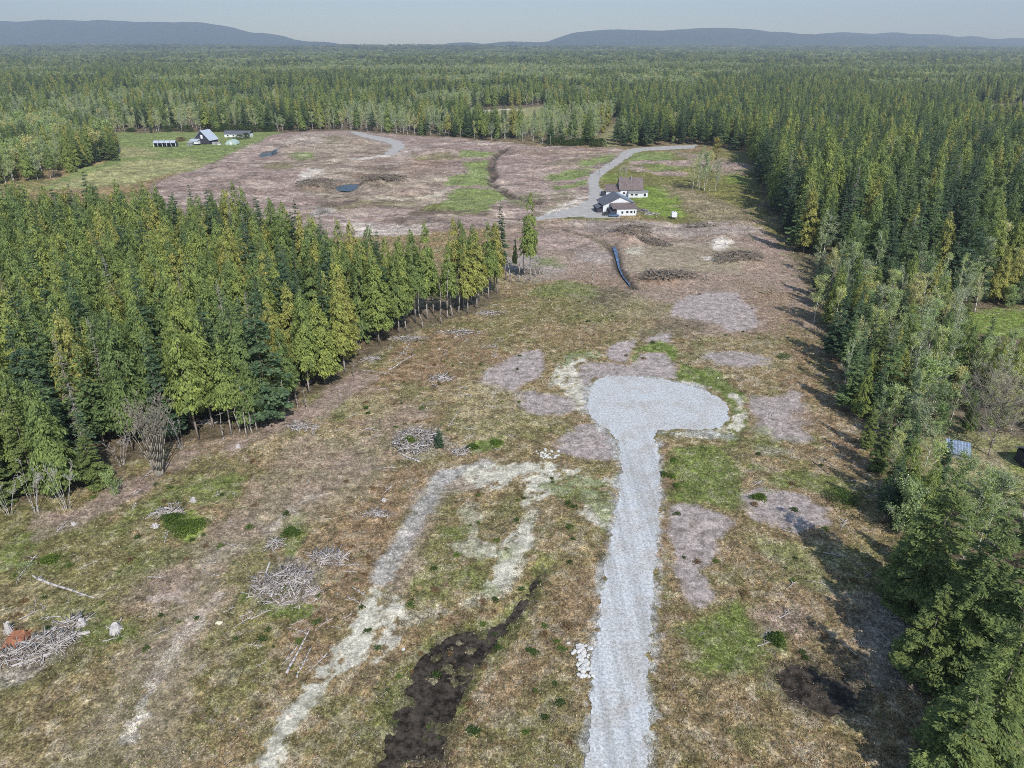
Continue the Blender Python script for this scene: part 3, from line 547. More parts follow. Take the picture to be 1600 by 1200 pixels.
nr, nc = GX.shape; idx = np.arange(nr*nc).reshape(nr, nc)
F = np.stack([idx[:-1, :-1], idx[:-1, 1:], idx[1:, 1:], idx[1:, :-1]], -1).reshape(-1, 4)
go = mesh_np('ground', np.stack([GX, GY, GZ], -1), F, M['ground'], smooth=True); tag(go, kind='structure')
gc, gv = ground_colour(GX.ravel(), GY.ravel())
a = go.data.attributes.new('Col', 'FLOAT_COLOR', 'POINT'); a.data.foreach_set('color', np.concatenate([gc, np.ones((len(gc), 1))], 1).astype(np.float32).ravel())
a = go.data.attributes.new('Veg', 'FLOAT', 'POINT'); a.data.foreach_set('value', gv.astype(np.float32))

def sheet(name, poly, z, m, kind='structure', jag=.0, step=1.0):
    pts = []
    for i in range(len(poly)):
        a_, b_ = poly[i], poly[(i+1) % len(poly)]; n = max(1, int(np.linalg.norm(b_-a_)/step))
        for k in range(n): pts.append(a_+(b_-a_)*k/n)
    pts = np.array(pts)
    if jag:
        c = np.roll(pts, -1, 0)-np.roll(pts, 1, 0); nn = np.stack([c[:, 1], -c[:, 0]], 1); nn /= np.linalg.norm(nn, axis=1, keepdims=True)+1e-9
        pts = pts+nn*((fbm(pts[:, 0], pts[:, 1], 1.4, 4, 3)-.5)*2*jag)[:, None]
    import bmesh
    b = bmesh.new(); vs = [b.verts.new((p[0], p[1], z)) for p in pts]; f = b.faces.new(vs)
    if f.normal.z < 0: f.normal_flip()
    bmesh.ops.triangulate(b, faces=[f]); me = bpy.data.meshes.new(name); b.to_mesh(me); b.free(); me.materials.append(m)
    for pl in me.polygons:
        pass
    o = bpy.data.objects.new(name, me); C.objects.link(o); tag(o, kind=kind); return o
sheet('gravel_road', ROAD, .05, M['gravel'], jag=.95, step=.25)
sheet('gravel_road', FARROAD, .06, M['gravel_far'], jag=2.2, step=1.6)
sheet('gravel_track', TRACK, .12, M['gravel_far'], jag=3.0, step=2)
sheet('ditch_water', POND, -.62, M['water'], step=3)
M['creek'] = water_mat('creek_water', (.05, .085, .15), .15, .5)
sheet('creek_water', BLUEWATER, -.9, M['creek'], step=3)
sheet('pond_water', UPPOND, -1.1, M['pond'], step=5)
sheet('pond_water', UPPOND2, -.9, M['pond'], step=5)
sheet('ditch_water', EDGEWATER, -.42, M['water'], step=3)

# ------------------------------------------------------------------ grass blades and wood litter (nobody could count them)
def scatter_world(n, ymin, ymax, pw=1.6):
    y = ymin*(ymax/ymin)**rng.random(n)
    x = (rng.random(n)*2-1)*(.76*y+8); return x, y
def blades(n):
    x, y = scatter_world(n, 46, 430)
    c, v = ground_colour(x, y); ok = (rng.random(n) < v*.9*sstep(.36, .60, fbm(x, y, .9, 3, 91)))
    ok &= ~inside(x, y, ROAD) & ~inside(x, y, FARROAD)
    x, y, c = x[ok], y[ok], c[ok]; z = height(x, y); ok = ~(inside(x, y, POND) & (z < -.68)); x, y, c, z = x[ok], y[ok], c[ok], z[ok]; n = len(x)
    s = (.07+.20*rng.random(n)**2)*(1+sstep(80, 300, y)*1.6); az = rng.random(n)*2*math.pi; ln = (rng.random((n, 2))-.5)*s[:, None]*1.4
    wv = np.stack([np.cos(az), np.sin(az), 0*az], 1)*(s*.42)[:, None]; p = np.stack([x, y, z-.03], 1)
    tip = p+np.stack([ln[:, 0], ln[:, 1], s], 1)
    V = np.stack([p-wv, p+wv, tip], 1).reshape(-1, 3); F = np.arange(3*n).reshape(-1, 3)
    o = mesh_np('grass', V, F, M['grass']); b = rng.random(n); t = rng.random(n)[:, None]
    col = c*(.75+.8*b[:, None])
    col = np.where(t < .16, np.array([.40, .34, .22])*(.6+.6*b[:, None]), col); col = np.where(t > .86, np.array([.10, .15, .035])*(.7+.7*b[:, None]), col)
    face_attr(o, 'Col', col); tag(o, 'short dry grass and low green weeds over the cleared ground', 'grass', kind='stuff')
blades(900000)
def litter(n):
    x, y = scatter_world(n, 46, 420); c, v = ground_colour(x, y)
    k = fbm(x, y, 7, 3, 21); ok = (rng.random(n) < .08+1.3*sstep(.5, .66, k)) & ~inside(x, y, ROAD) & ~inside(x, y, FARROAD) & ~inside(x, y, POND)
    x, y = x[ok], y[ok]; n = len(x); z = height(x, y)+.05
    ln = (.15+.9*rng.random(n)**5)*(1+sstep(90, 300, y)); az = rng.random(n)*2*math.pi; d = np.stack([np.cos(az)*ln, np.sin(az)*ln, (rng.random(n)-.5)*.25*ln], 1)/2
    p = np.stack([x, y, z], 1); V, F = tubes(p-d, p+d, .015+.03*rng.random(n), .012+.01*rng.random(n), 3)
    o = mesh_np('wood_litter', V, F, M['litter']); base = np.array([.36, .32, .28])*(.45+.9*rng.random((n, 1)))
    base[rng.random(n) < .3] *= np.array([.9, .62, .45])
    face_attr(o, 'Col', np.tile(base, (3, 1))); tag(o, 'scattered twigs and wood chips left over the logged ground', 'wood litter', kind='stuff')
litter(90000)

# ------------------------------------------------------------------ tree meshes
def sprays(c, d, nrm, ln, wd):                       # kite-shaped fronds: centre, direction, normal
    d = d/(np.linalg.norm(d, axis=1, keepdims=True)+1e-9); s = np.cross(d, nrm); s /= np.linalg.norm(s, axis=1, keepdims=True)+1e-9
    V = np.stack([c-d*ln[:, None]*.5, c+s*wd[:, None]*.5-d*ln[:, None]*.08, c+d*ln[:, None]*.5, c-s*wd[:, None]*.5+d*ln[:, None]*.05], 1).reshape(-1, 3)
    return V, np.arange(len(V)).reshape(-1, 4)
def conifer(H, R, base, n, kind='fir', size=.62, seed=0):
    r = np.random.default_rng(seed); nb = int(150*(H-base)/20) if kind == 'fir' else 210
    u = np.sort(r.random(nb)**1.15)
    if kind == 'fir': lv = int((H-base)/.85); u = (np.floor(u*lv)+r.normal(0, .10, nb))/lv; u = np.clip(u, 0, .995)
    az = r.random(nb)*2*math.pi
    prof = (1-u)**(.85 if kind == 'fir' else .66)*np.minimum(1, .62+u*2.2)
    asym = 1+.16*np.sin(az+r.random()*6)+.10*np.sin(3*az+u*9)
    bl = R*prof*r.uniform(.68, 1.18, nb)*asym+.12; bz = base+(H-base)*u
    wt = bl**1.35; b = r.choice(nb, n, p=wt/wt.sum()); t = r.random(n)**.62
    if kind == 'fir': t = .12+.88*t
    else: t = .30+.70*t
    ln = bl[b]*t; a2 = az[b]+r.normal(0, .16, n)*(1.2-t*.5)
    dr = (.32 if kind == 'fir' else .55)
    z = bz[b]+ln*.12-dr*ln*t*(.6 if kind == 'fir' else .9)+r.normal(0, .10 if kind == 'fir' else .28, n)
    rad = np.stack([np.cos(a2), np.sin(a2), 0*a2], 1); lean = r.normal(0, .012, 2)*0
    c = rad*ln[:, None]; c[:, 2] = z; c[:, :2] += r.normal(0, .12, (n, 2))
    if kind == 'fir':
        d = rad*1.0+r.normal(0, .45, (n, 3)); d[:, 2] = -.35*t+r.normal(0, .18, n)+.25; nr_ = np.stack([0*t, 0*t, 1+0*t], 1)+rad*.55+r.normal(0, .38, (n, 3)); L_ = size*r.uniform(.6, 1.35, n)*np.clip(.55+(1-u[b])*.6, .5, 1.1); W_ = L_*.5
    else:
        d = rad*.45+r.normal(0, .35, (n, 3)); d[:, 2] = -.8; nr_ = rad*1.0+r.normal(0, .45, (n, 3)); nr_[:, 2] += .45; L_ = size*1.05*r.uniform(.6, 1.35, n)*np.clip(.6+(1-u[b])*.5, .5, 1.05); W_ = L_*.5
    crown = sprays(c, d, nr_, L_, W_)
    # leader shoot
    zs = np.linspace(0, 1, 7); tr = H/70; kx = np.cumsum(r.normal(0, .05, 7)); ky = np.cumsum(r.normal(0, .05, 7)); kx[0] = ky[0] = 0
    pts = np.stack([kx, ky, zs*(H*.985)-.5*(zs == 0)], 1); rr = tr*(1-zs*.93)*.62
    tk = [tubes(pts[:-1], pts[1:], rr[:-1], rr[1:], 4)]
    m = 26; z0 = r.random(m)*base*.95+.6 if base > 3 else r.random(m)*H*.5; aa = r.random(m)*6.28; l0 = r.uniform(.4, 1.6, m) if base > 3 else r.uniform(.6, R*.7, m)
    q0 = np.stack([0*aa, 0*aa, z0], 1); q1 = q0+np.stack([np.cos(aa)*l0, np.sin(aa)*l0, -.15*l0], 1); tk.append(tubes(q0, q1, .035, .012, 4))
    return cat(tk), crown
def alder(H, R, seed, leaves=900, stems=1, fork=.25, spread=.5, lsize=.22, limbs=16):
    r = np.random.default_rng(seed); A = []; Bq = []; ra = []; rb = []; tips = []
    def seg(p, q, a, b): A.append(p); Bq.append(q); ra.append(a); rb.append(b)
    for s in range(stems):
        a0 = r.random()*6.28; ls = 0 if stems == 1 else r.uniform(.05, spread); p = np.array([math.cos(a0)*ls*1.2, math.sin(a0)*ls*1.2, -.4]); hh = H*r.uniform(.85, 1)
        dirv = np.array([math.cos(a0)*ls, math.sin(a0)*ls, 1.0]); k = 8; rad = H*.011*(1 if stems == 1 else .6)
        P_ = [p]
        for i in range(k):
            d = dirv*(np.array([1, 1, 1]) if stems == 1 else np.array([.5+i*.12, .5+i*.12, 1]))+r.normal(0, .05, 3); d[2] = 1; q = P_[-1]+d*hh/k; seg(P_[-1], q, rad*(1-i/k*.9), rad*(1-(i+1)/k*.9)); P_.append(q)
        P_ = np.array(P_)
        for j in range(limbs if stems == 1 else 6):
            u = r.uniform(fork if stems == 1 else .58, .97); f = u*k; i = min(int(f), k-1); o_ = P_[i]+(P_[i+1]-P_[i])*(f-i)
            aa = r.random()*6.28; l = R*(1.15-u*.75)*r.uniform(.6, 1.15)*(1 if stems == 1 else .38); d = np.array([math.cos(aa), math.sin(aa), r.uniform(.55, 1.2)]); mid = o_+d*l*.5+r.normal(0, .1, 3); end = mid+(d+[0, 0, .35])*l*.5
            seg(o_, mid, rad*.33, rad*.2); seg(mid, end, rad*.2, .02)
            for q in range(7):
                w_ = r.uniform(.2, 1); s0 = o_+(mid-o_)*w_*2 if w_ < .5 else mid+(end-mid)*(w_*2-1); e = s0+np.array([*r.normal(0, .5, 2), r.uniform(.2, .9)])*l*.35
                seg(s0, e, .028, .012); tips.append(e); tips.append((s0+e)/2)
                for g in range(3):
                    e2 = e+np.array([*r.normal(0, .4, 2), r.uniform(-.1, .7)])*l*.2; seg(s0+(e-s0)*r.random(), e2, .018, .008); tips.append(e2)
    tk = tubes(np.array(A), np.array(Bq), np.array(ra), np.array(rb), 4); tips = np.array(tips)
    if leaves <= 0: return tk, None
    n = leaves; c = tips[r.integers(0, len(tips), n)]+r.normal(0, .28, (n, 3)); s = lsize*r.uniform(.5, 1.3, n)
    return tk, sprays(c, r.normal(0, 1, (n, 3)), r.normal(0, .6, (n, 3))+[0, 0, .8], s, s*.7)
VAR = {}                                           # kind -> list of (trunk mesh, crown mesh, height)
def mk(nm, v, m):
    o = mesh_np(nm, v[0], v[1], m, link=False); me = o.data; bpy.data.objects.remove(o); return me
def add_var(key, tk, cr, h, mt, mc): VAR.setdefault(key, []).append((mk('trunk', tk, M[mt]), mk('crown', cr, M[mc]) if cr else None, h))
for i, (h, rr, b) in enumerate([(24, 4.6, 3), (26, 5.0, 5), (23, 4.4, 2), (27, 5.3, 6), (25, 4.1, 4)]):
    t, c = conifer(h, rr, b, 9000, 'cedar', .66, 10+i); add_var('cedar', t, c, h, 'bark', 'cedar')
for i, (h, rr, b, n_) in enumerate([(22, 3.3, 2, 5200), (28, 6.0, 4, 11000), (25, 4.6, 8, 5200)]):
    t, c = conifer(h, rr, b, n_, 'cedar', .70, 20+i); add_var('cedar', t, c, h, 'bark', 'cedar')
for i, (h, rr, b) in enumerate([(27, 3.9, 9), (25, 3.7, 7.5), (28, 4.1, 10)]):
    t, c = conifer(h, rr, b, 6000, 'cedar', .64, 30+i); add_var('cedar_high', t, c, h, 'greybark', 'cedar')
for i, (h, rr, b) in enumerate([(27, 4.2, 3), (29, 4.5, 5), (25, 3.9, 2), (30, 4.1, 6), (26, 4.8, 3)]):
    t, c = conifer(h, rr, b, 7500, 'fir', .74, 50+i); add_var('fir', t, c, h, 'bark', 'fir')
for i, (h, rr, b, n_) in enumerate([(31, 3.3, 8, 4200), (24, 5.4, 2, 9000)]):
    t, c = conifer(h, rr, b, n_, 'fir', .78, 60+i); add_var('fir', t, c, h, 'bark', 'fir')
for i, (h, rr, b) in enumerate([(27, 6.4, 1.0), (24, 5.6, .8), (28, 6.0, 1.5)]):
    t, c = conifer(h, rr, b, 24000, 'fir', .56, 70+i); add_var('bigfir', t, c, h, 'bark', 'near')
for i, (h, rr) in enumerate([(16, 3.2), (18, 3.6), (14, 3.4), (17, 2.8)]):
    t, c = alder(h, rr, 90+i, 2300, lsize=.27); add_var('alder', t, c, h, 'birchbark', 'alder')
for i, (h, rr) in enumerate([(10, 3.0), (8, 2.6)]):
    t, c = alder(h, rr, 110+i, 3600, fork=.1, lsize=.28); add_var('young', t, c, h, 'greybark', 'alder')
t, c = alder(14.5, 3.2, 131, 0, stems=40, spread=.36); add_var('vase', t, c, 14.5, 'twig', 'alder')
t, c = alder(20, 3.6, 137, 5200, lsize=.32, limbs=26); add_var('gold', t, c, 20, 'twig', 'gold')
t, c = alder(17, 8.0, 132, 700, fork=.14, limbs=85, lsize=.16); add_var('bigbare', t, c, 17, 'twig', 'alder')
for i in range(2): t, c = alder(9, 3.2, 133+i, 0, stems=7, spread=.5); add_var('bare', t, c, 9, 'deadwood', 'alder')
for i in range(2):
    t, c = conifer(24, 3.0, 4, 1300, 'fir', .6, 140+i); q = np.random.default_rng(150+i); nb_ = 150; z0 = q.uniform(4, 23, nb_); a0 = q.random(nb_)*6.28; l0 = (1-z0/25)*3.4*q.uniform(.5, 1.1, nb_)+.2; p0 = np.stack([0*a0, 0*a0, z0], 1)
    t = cat([t, tubes(p0, p0+np.stack([np.cos(a0)*l0, np.sin(a0)*l0, -.12*l0], 1), .05, .015, 4)]); add_var('deadtop', t, c, 24, 'greybark', 'fir')
LOOK = {}
def plant(kind, vi, x, y, h, label, catg, group, name, rz=None, wide=1.0, tilt=0):
    tk, cr, h0 = VAR[kind][vi % len(VAR[kind])]
    e = bpy.data.objects.new(name, None); C.objects.link(e); e.empty_display_size = .3
    s = h/h0; e.location = (x, y, hz(x, y)-.1); e.scale = (s*wide, s*wide, s); e.rotation_euler = (tilt*random.uniform(-1, 1), tilt*random.uniform(-1, 1), random.random()*6.28 if rz is None else rz)
    tag(e, label, catg, group)
    for nm, me in (('trunk', tk), ('crown', cr)):
        if me is None: continue
        o = bpy.data.objects.new(nm, me); C.objects.link(o); o.parent = e
        LOOK.setdefault((kind, vi % len(VAR[kind]), nm), o)
    return e

# ------------------------------------------------------------------ where the forests stand
def grid_in(poly, sp, jit=.42):
    lo, hi = poly.min(0), poly.max(0); xs = np.arange(lo[0], hi[0], sp); yy = np.arange(lo[1], hi[1], sp*.9)
    X, Y = np.meshgrid(xs, yy); X[1::2] += sp/2; X = X.ravel()+rng.uniform(-jit, jit, X.size)*sp; Y = Y.ravel()+rng.uniform(-jit, jit, Y.size)*sp
    k = inside(X, Y, poly); return X[k], Y[k]
TREES = []   # (x, y, kind, variant, height, stand)
LP = Gp(FOREST_L)
X, Y = grid_in(LP, 5.6)
sdL = poly_sd(X, Y, LP); mixn = fbm(X, Y, 12, 3, 31)
ppx, ppy = PX(X, Y)
for x, y, d, m, px, py in zip(X, Y, sdL, mixn, ppx, ppy):
    edge = d > -7; right = px > 560
    if px < 230 and py > 640: k = 'fir' if random.random() < .35 else 'cedar'
    elif px > 620: k = 'cedar_high' if (edge and random.random() < .8) else random.choice(['cedar', 'cedar', 'cedar_high', 'fir'])
    else: k = 'fir' if random.random() < (.40 if m > .52 else .16) else 'cedar'
    if edge and k == 'cedar' and py < 720 and px > 330 and random.random() < .6: k = 'cedar_high'
    h = random.uniform(21, 28)*(1.0 if px > 300 else 1.03)
    if k == 'fir': h *= random.uniform(.95, 1.15)
    if random.random() < .12: h *= .7
    if py > 700: h *= .85
    if random.random() < .035: k = 'deadtop'
    TREES.append((x, y, k, random.randrange(56), h, 'left'))
# wood at the far left, mixed
FL = Gp([(-700,330),(-300,305),(0,288),(75,281),(130,268),(185,244),(182,228),(150,208),(-500,206),(-1100,206)])
X, Y = grid_in(FL, 7.8); mixn = fbm(X, Y, 40, 3, 33); ppx, ppy = PX(X, Y)
for x, y, m, px, py in zip(X, Y, mixn, ppx, ppy):
    if px < -200: continue
    e = px > 110
    k = ('fir' if random.random() < .5 else 'cedar') if (m > .60 or (e and random.random() < .75)) else random.choice(['alder', 'alder', 'young', 'alder', 'alder', 'cedar'])
    TREES.append((x, y, k, random.randrange(56), random.uniform(15, 21) if k == 'alder' else random.uniform(16, 24), 'farleft'))
# right forest, upper
RU = Gp([(1168,238),(1182,262),(1198,300),(1235,380),(1264,440),(1440,470),(1560,478),(1700,470),(2400,470),(2400,238)])
X, Y = grid_in(RU, 7.3); mixn = fbm(X, Y, 30, 3, 35); sd = poly_sd(X, Y, RU); ppx, ppy = PX(X, Y)
for x, y, m, s_, px, py in zip(X, Y, mixn, sd, ppx, ppy):
    if px > 1790: continue
    low = sstep(330, 470, py)
    if m > .58: k = 'cedar' if random.random() < .55 else 'fir'
    else: k = 'fir' if random.random() < .74 else ('cedar' if random.random() < .8 else 'alder')
    if py > 400 and random.random() < .3: k = 'alder'
    if low > .5 and random.random() < .15: continue
    h = (random.uniform(22, 33) if k != 'alder' else random.uniform(18, 25))*(1-.28*low)
    if random.random() < .03: k = 'deadtop'
    TREES.append((x, y, k, random.randrange(56), h, 'right'))
# right wood, middle: younger and mixed
RM = Gp([(1264,440),(1294,520),(1306,560),(1320,620),(1347,660),(1377,720),(1392,800),(1412,865),(1560,900),(1800,900),(2100,470),(1440,470)])
c1 = Gp([(1430,506),(1560,480),(1720,474),(1760,640),(1600,625),(1535,570),(1480,524)]); c2 = Gp([(1442,712),(1455,690),(1480,676),(1560,682),(1640,682),(1720,760),(1640,800),(1500,775),(1450,745)])
X, Y = grid_in(RM, 5.0); sd = poly_sd(X, Y, RM); ppx, ppy = PX(X, Y); mixn = fbm(X, Y, 18, 3, 37)
for x, y, s_, px, py, m in zip(X, Y, sd, ppx, ppy, mixn):
    if px > 1760: continue
    P1 = np.array([x]); P2 = np.array([y])
    if inside(P1, P2, c1)[0]: continue
    if inside(P1, P2, c2)[0] and random.random() < .93: continue
    edge = s_ > -9 and px < 1500
    r_ = random.random()
    if edge: k = 'fir' if r_ < .48 else ('alder' if r_ < .82 else 'cedar'); h = random.uniform(11, 19)
    else:
        k = 'alder' if r_ < .44 else ('young' if r_ < .72 else ('fir' if r_ < .80 else 'cedar')); h = random.uniform(11, 17)
    if k == 'alder': h = random.uniform(12, 17)
    if k == 'young': h = random.uniform(7, 11)
    if py > 640: h *= .8
    TREES.append((x, y, k, random.randrange(56), h, 'rightmid'))
# hedgerow of forest beyond the clearings, out to the horizon
NEARX = Gp([(-2600,206),(180,206),(440,205),(550,203),(600,208),(700,215),(800,221),(900,227),(960,230),(1090,225),(1135,231),(1170,236),(2600,236),(2600,150),(-2600,150)])
X, Y = grid_in(NEARX, 9.0); ppx, ppy = PX(X, Y)
gl = Gp([(715,186),(740,168),(850,163),(860,185),(830,205),(760,206)]); gl2 = Gp([(930,222),(948,200),(962,186),(974,188),(966,215),(956,232),(935,232)]); gl3 = Gp([(1490,160),(1700,165),(1760,205),(1600,196),(1530,187)])
mixn = fbm(X, Y, 60, 3, 41); ok = (ppx > -60) & (ppx < 1660) & ~inside(X, Y, gl) & ~inside(X, Y, gl2) & ~inside(X, Y, gl3)
for x, y, m, px, py in zip(X[ok], Y[ok], mixn[ok], ppx[ok], ppy[ok]):
    con = .85 if px > 960 else (.42+(m-.5)*3.4)
    front = y < 720
    if random.random() < con: k = 'fir' if random.random() < .6 else 'cedar'; h = random.uniform(19, 28)
    else: k = 'alder' if not front or random.random() < .7 else 'young'; h = random.uniform(14, 21) if k == 'alder' else random.uniform(6, 11)
    TREES.append((x, y, k, random.randrange(56), h, 'far'))
def belt(y0, y1, sp, hs, wide):
    n = int(.72*(y1*y1-y0*y0)/(sp*sp)); y = np.sqrt(rng.random(n)*(y1*y1-y0*y0)+y0*y0); x = (rng.random(n)*2-1)*.78*y
    m = fbm(x, y, 200, 3, 43)
    for a_, b_, q in zip(x, y, m): DIST.append((a_, b_, 'alder' if (q > .58 and random.random() < .6) else ('cedar' if random.random() < .4 else 'fir'), random.randrange(56), random.uniform(*hs), wide))
DIST = []
belt(1190, 2600, 11, (20, 30), 1.5); belt(2600, 6500, 26, (24, 34), 3.2); belt(6500, 14000, 70, (30, 45), 7)

# named trees: hero() stands at a traced foot, apex() under a traced top
HEROES = []
def hero(px, py, h, kind, vi, label, name, catg, wide=1.0, rz=None, group=None):
    x, y = G(px, py); HEROES.append((float(x), float(y), h, kind, vi, label, name, catg, wide, rz, group))
def apex(px, py, h, kind, vi, label, name, catg, wide=1.0, rz=None, group=None):
    x, y = G(px, py); k = (CAM_H-h)/CAM_H; HEROES.append((float(x)*k, float(y)*k, h, kind, vi, label, name, catg, wide, rz, group))
apex(1510,702,26,'bigfir',0,'huge broad fir with the highest top at the bottom right','fir_tree','fir tree',1.05)
apex(1592,768,25,'bigfir',2,'tall fir cut by the right picture edge right of the huge fir','fir_tree','fir tree',1.0)
apex(1452,806,15,'bigfir',1,'broad lower fir at the left flank of the huge right fir','fir_tree','fir tree',1.1)
apex(1555,860,20,'bigfir',1,'bright fir in front of the huge fir and right of it','fir_tree','fir tree',1.05)
apex(1485,905,15,'bigfir',2,'lower fir in front of the huge fir near the wet hollow','fir_tree','fir tree',1.15)
apex(1630,930,24,'bigfir',0,'nearest big fir at the right picture edge','fir_tree','fir tree',1.0)
apex(1545,1040,18,'bigfir',1,'fir at the bottom edge in the right corner','fir_tree','fir tree',1.1)
apex(1660,810,26,'bigfir',1,'tall fir just beyond the right picture edge','fir_tree','fir tree',1.0)
hero(1385,815,12.5,'fir',1,'narrow dark fir with a bare leaning trunk beside it at the clearing edge','fir_tree','fir tree',1.2)
hero(1405,835,11,'young',0,'yellow green shrub beside the narrow fir at the clearing edge','young_alder','young alder',1.0)
hero(1370,735,13,'bigfir',1,'dark bushy fir at the clearing edge just left of the shed','fir_tree','fir tree',.75)
hero(1325,640,15,'fir',0,'dark fir casting long streaks near the turning circle right side','fir_tree','fir tree',1.3)
hero(1300,560,16,'fir',4,'dark fir standing forward at the edge above the turning circle','fir_tree','fir tree',1.3)
hero(1352,700,12,'bigfir',2,'dark fir between the streak-casting fir and the bushy edge fir','fir_tree','fir tree',.7)
hero(1392,770,10,'bigfir',0,'dark fir right above the narrow edge fir','fir_tree','fir tree',.8)
hero(1410,880,9,'bigfir',2,'small fir at the dark left foot of the huge firs','fir_tree','fir tree',1.0)
hero(1318,612,14,'alder',1,'pale leafless alder at the edge above the streak-casting fir','alder_tree','alder tree',.8)
hero(1272,505,16,'alder',2,'pale white-stemmed alder leaning out at the right forest edge','alder_tree','alder tree',.9)
hero(1420,700,11,'young',0,'yellow green sapling left of the blue-roofed shed','young_alder','young alder',1.1)
hero(1440,640,13,'young',1,'tall yellow green sapling above the blue-roofed shed','young_alder','young alder',1.1)
hero(1365,585,17,'bigfir',0,'broad dark fir alone among pale alders in the right wood','fir_tree','fir tree',.72)
hero(1500,520,15,'bigfir',2,'broad dark fir at the left end of the green glade','fir_tree','fir tree',.7)
hero(1462,515,10,'fir',2,'small dark fir beside the green glade','fir_tree','fir tree',1.3)
hero(1582,592,11,'bigfir',1,'dark fir below the green glade near the right picture edge','fir_tree','fir tree',.6)
hero(1545,712,17,'bigbare',0,'big bare spreading maple standing behind the blue shed','bare_tree','bare tree')
hero(250,742,17,'vase',0,'bare many-stemmed maple fanning upward at the left forest edge','bare_tree','bare tree',1.0)
hero(190,725,7,'bare',0,'grey bare bush left of the fan shaped bare maple','bare_tree','bare tree')
hero(55,800,9.5,'bare',1,'grey bare stems leaning at the bottom of the left forest','bare_tree','bare tree',.9)
hero(105,795,10,'bare',0,'grey bare stems right of the leaning bare tree at lower left','bare_tree','bare tree',.8)
hero(15,805,7,'bare',0,'bare grey bush at the far left picture edge','bare_tree','bare tree')
hero(285,700,8,'bare',1,'small bare tree right of the fan shaped bare maple','bare_tree','bare tree',.7)
hero(560,545,8,'bare',0,'small bare bush under the cedars at the left forest edge','bare_tree','bare tree',.8)
hero(828,438,29,'cedar_high',0,'solitary tall cedar with a long bare trunk beside the forest tip','cedar_tree','cedar tree',.85)
hero(783,430,26,'fir',3,'dark thin fir spire at the right tip of the left forest','fir_tree','fir tree',.75)
hero(805,425,12,'cedar_high',1,'small half dead cedar left of the solitary tall cedar','cedar_tree','cedar tree',.6)
hero(686,698,4.6,'fir',2,'little dark green fir standing beside the brush ring','fir_tree','fir tree',1.6)
hero(312,505,29,'fir',0,'tall dark fir rising above the cedars of the left forest','fir_tree','fir tree',1.0)
hero(405,505,31,'fir',3,'tallest dark fir spire near the middle of the left forest','fir_tree','fir tree')
hero(508,600,22,'cedar',1,'broad bright cedar at the front of the left forest','cedar_tree','cedar tree',1.2)
hero(592,535,25,'cedar',3,'broad full cedar near the right end of the left forest','cedar_tree','cedar tree',1.1)
hero(388,672,17,'cedar_high',0,'leaning orange green cedar pair on thin trunks at the forest front','cedar_tree','cedar tree',.9)
hero(402,676,16,'cedar_high',2,'thin cedar on a straight bare trunk at the forest front','cedar_tree','cedar tree',.9)
hero(452,640,19,'cedar_high',1,'cedar with one long pale bare trunk at the forest front','cedar_tree','cedar tree',1.0)
hero(150,760,13,'bigfir',0,'low bushy dark fir at the lower left forest edge','fir_tree','fir tree',.9)
hero(60,770,20,'bigfir',2,'broad bushy fir with low branches at the lower left','fir_tree','fir tree',.8)
hero(0,790,19,'bigfir',1,'broad bushy fir cut by the left picture edge','fir_tree','fir tree',.9)
hero(178,775,6,'young',0,'green shrub at the foot of the left forest edge','young_alder','young alder')
hero(1115,264,23,'gold',0,'tall golden budding poplar by the end of the far road','poplar_tree','poplar tree',1.0)
for i, (px, py, h) in enumerate([(1082,298,20),(1092,296,22),(1100,300,23),(1108,297,22),(1117,300,20),(1090,290,19),(1104,288,21)]):
    hero(px, py, h, 'alder', i, 'slender pale poplar in the clump right of the barns', 'poplar_tree', 'poplar tree', .75, group='poplar clump right of the barns')
for i, (px, py, h) in enumerate([(970,280,9),(978,278,10),(963,282,5),(1003,270,6)]):
    hero(px, py, h, 'bare', i, 'thin bare tree behind the back barn', 'bare_tree', 'bare tree', .6, group='bare trees behind the back barn')
hero(740,216,17,'bigfir',0,'dark round conifer at the left of the far glade','fir_tree','fir tree',.8)
hero(726,214,15,'bigfir',1,'lower dark conifer beside the far glade track','fir_tree','fir tree',.8)
hero(786,212,20,'fir',3,'dark narrow conifer in front of the far glade','fir_tree','fir tree',1.3)
hero(178,250,22,'bigfir',0,'dark fir at the corner of the far left wood beside the field','fir_tree','fir tree',.7)
hero(236,207,9,'fir',1,'small lone dark conifer at the back of the far field','fir_tree','fir tree',1.2)

def near_hero(x, y, f=.8):
    return any((x-q[0])**2+(y-q[1])**2 < (f*max(2.4, (q[2]*.22 if q[3] == 'bigfir' else q[2]*.15)*q[8]))**2 for q in HEROES)
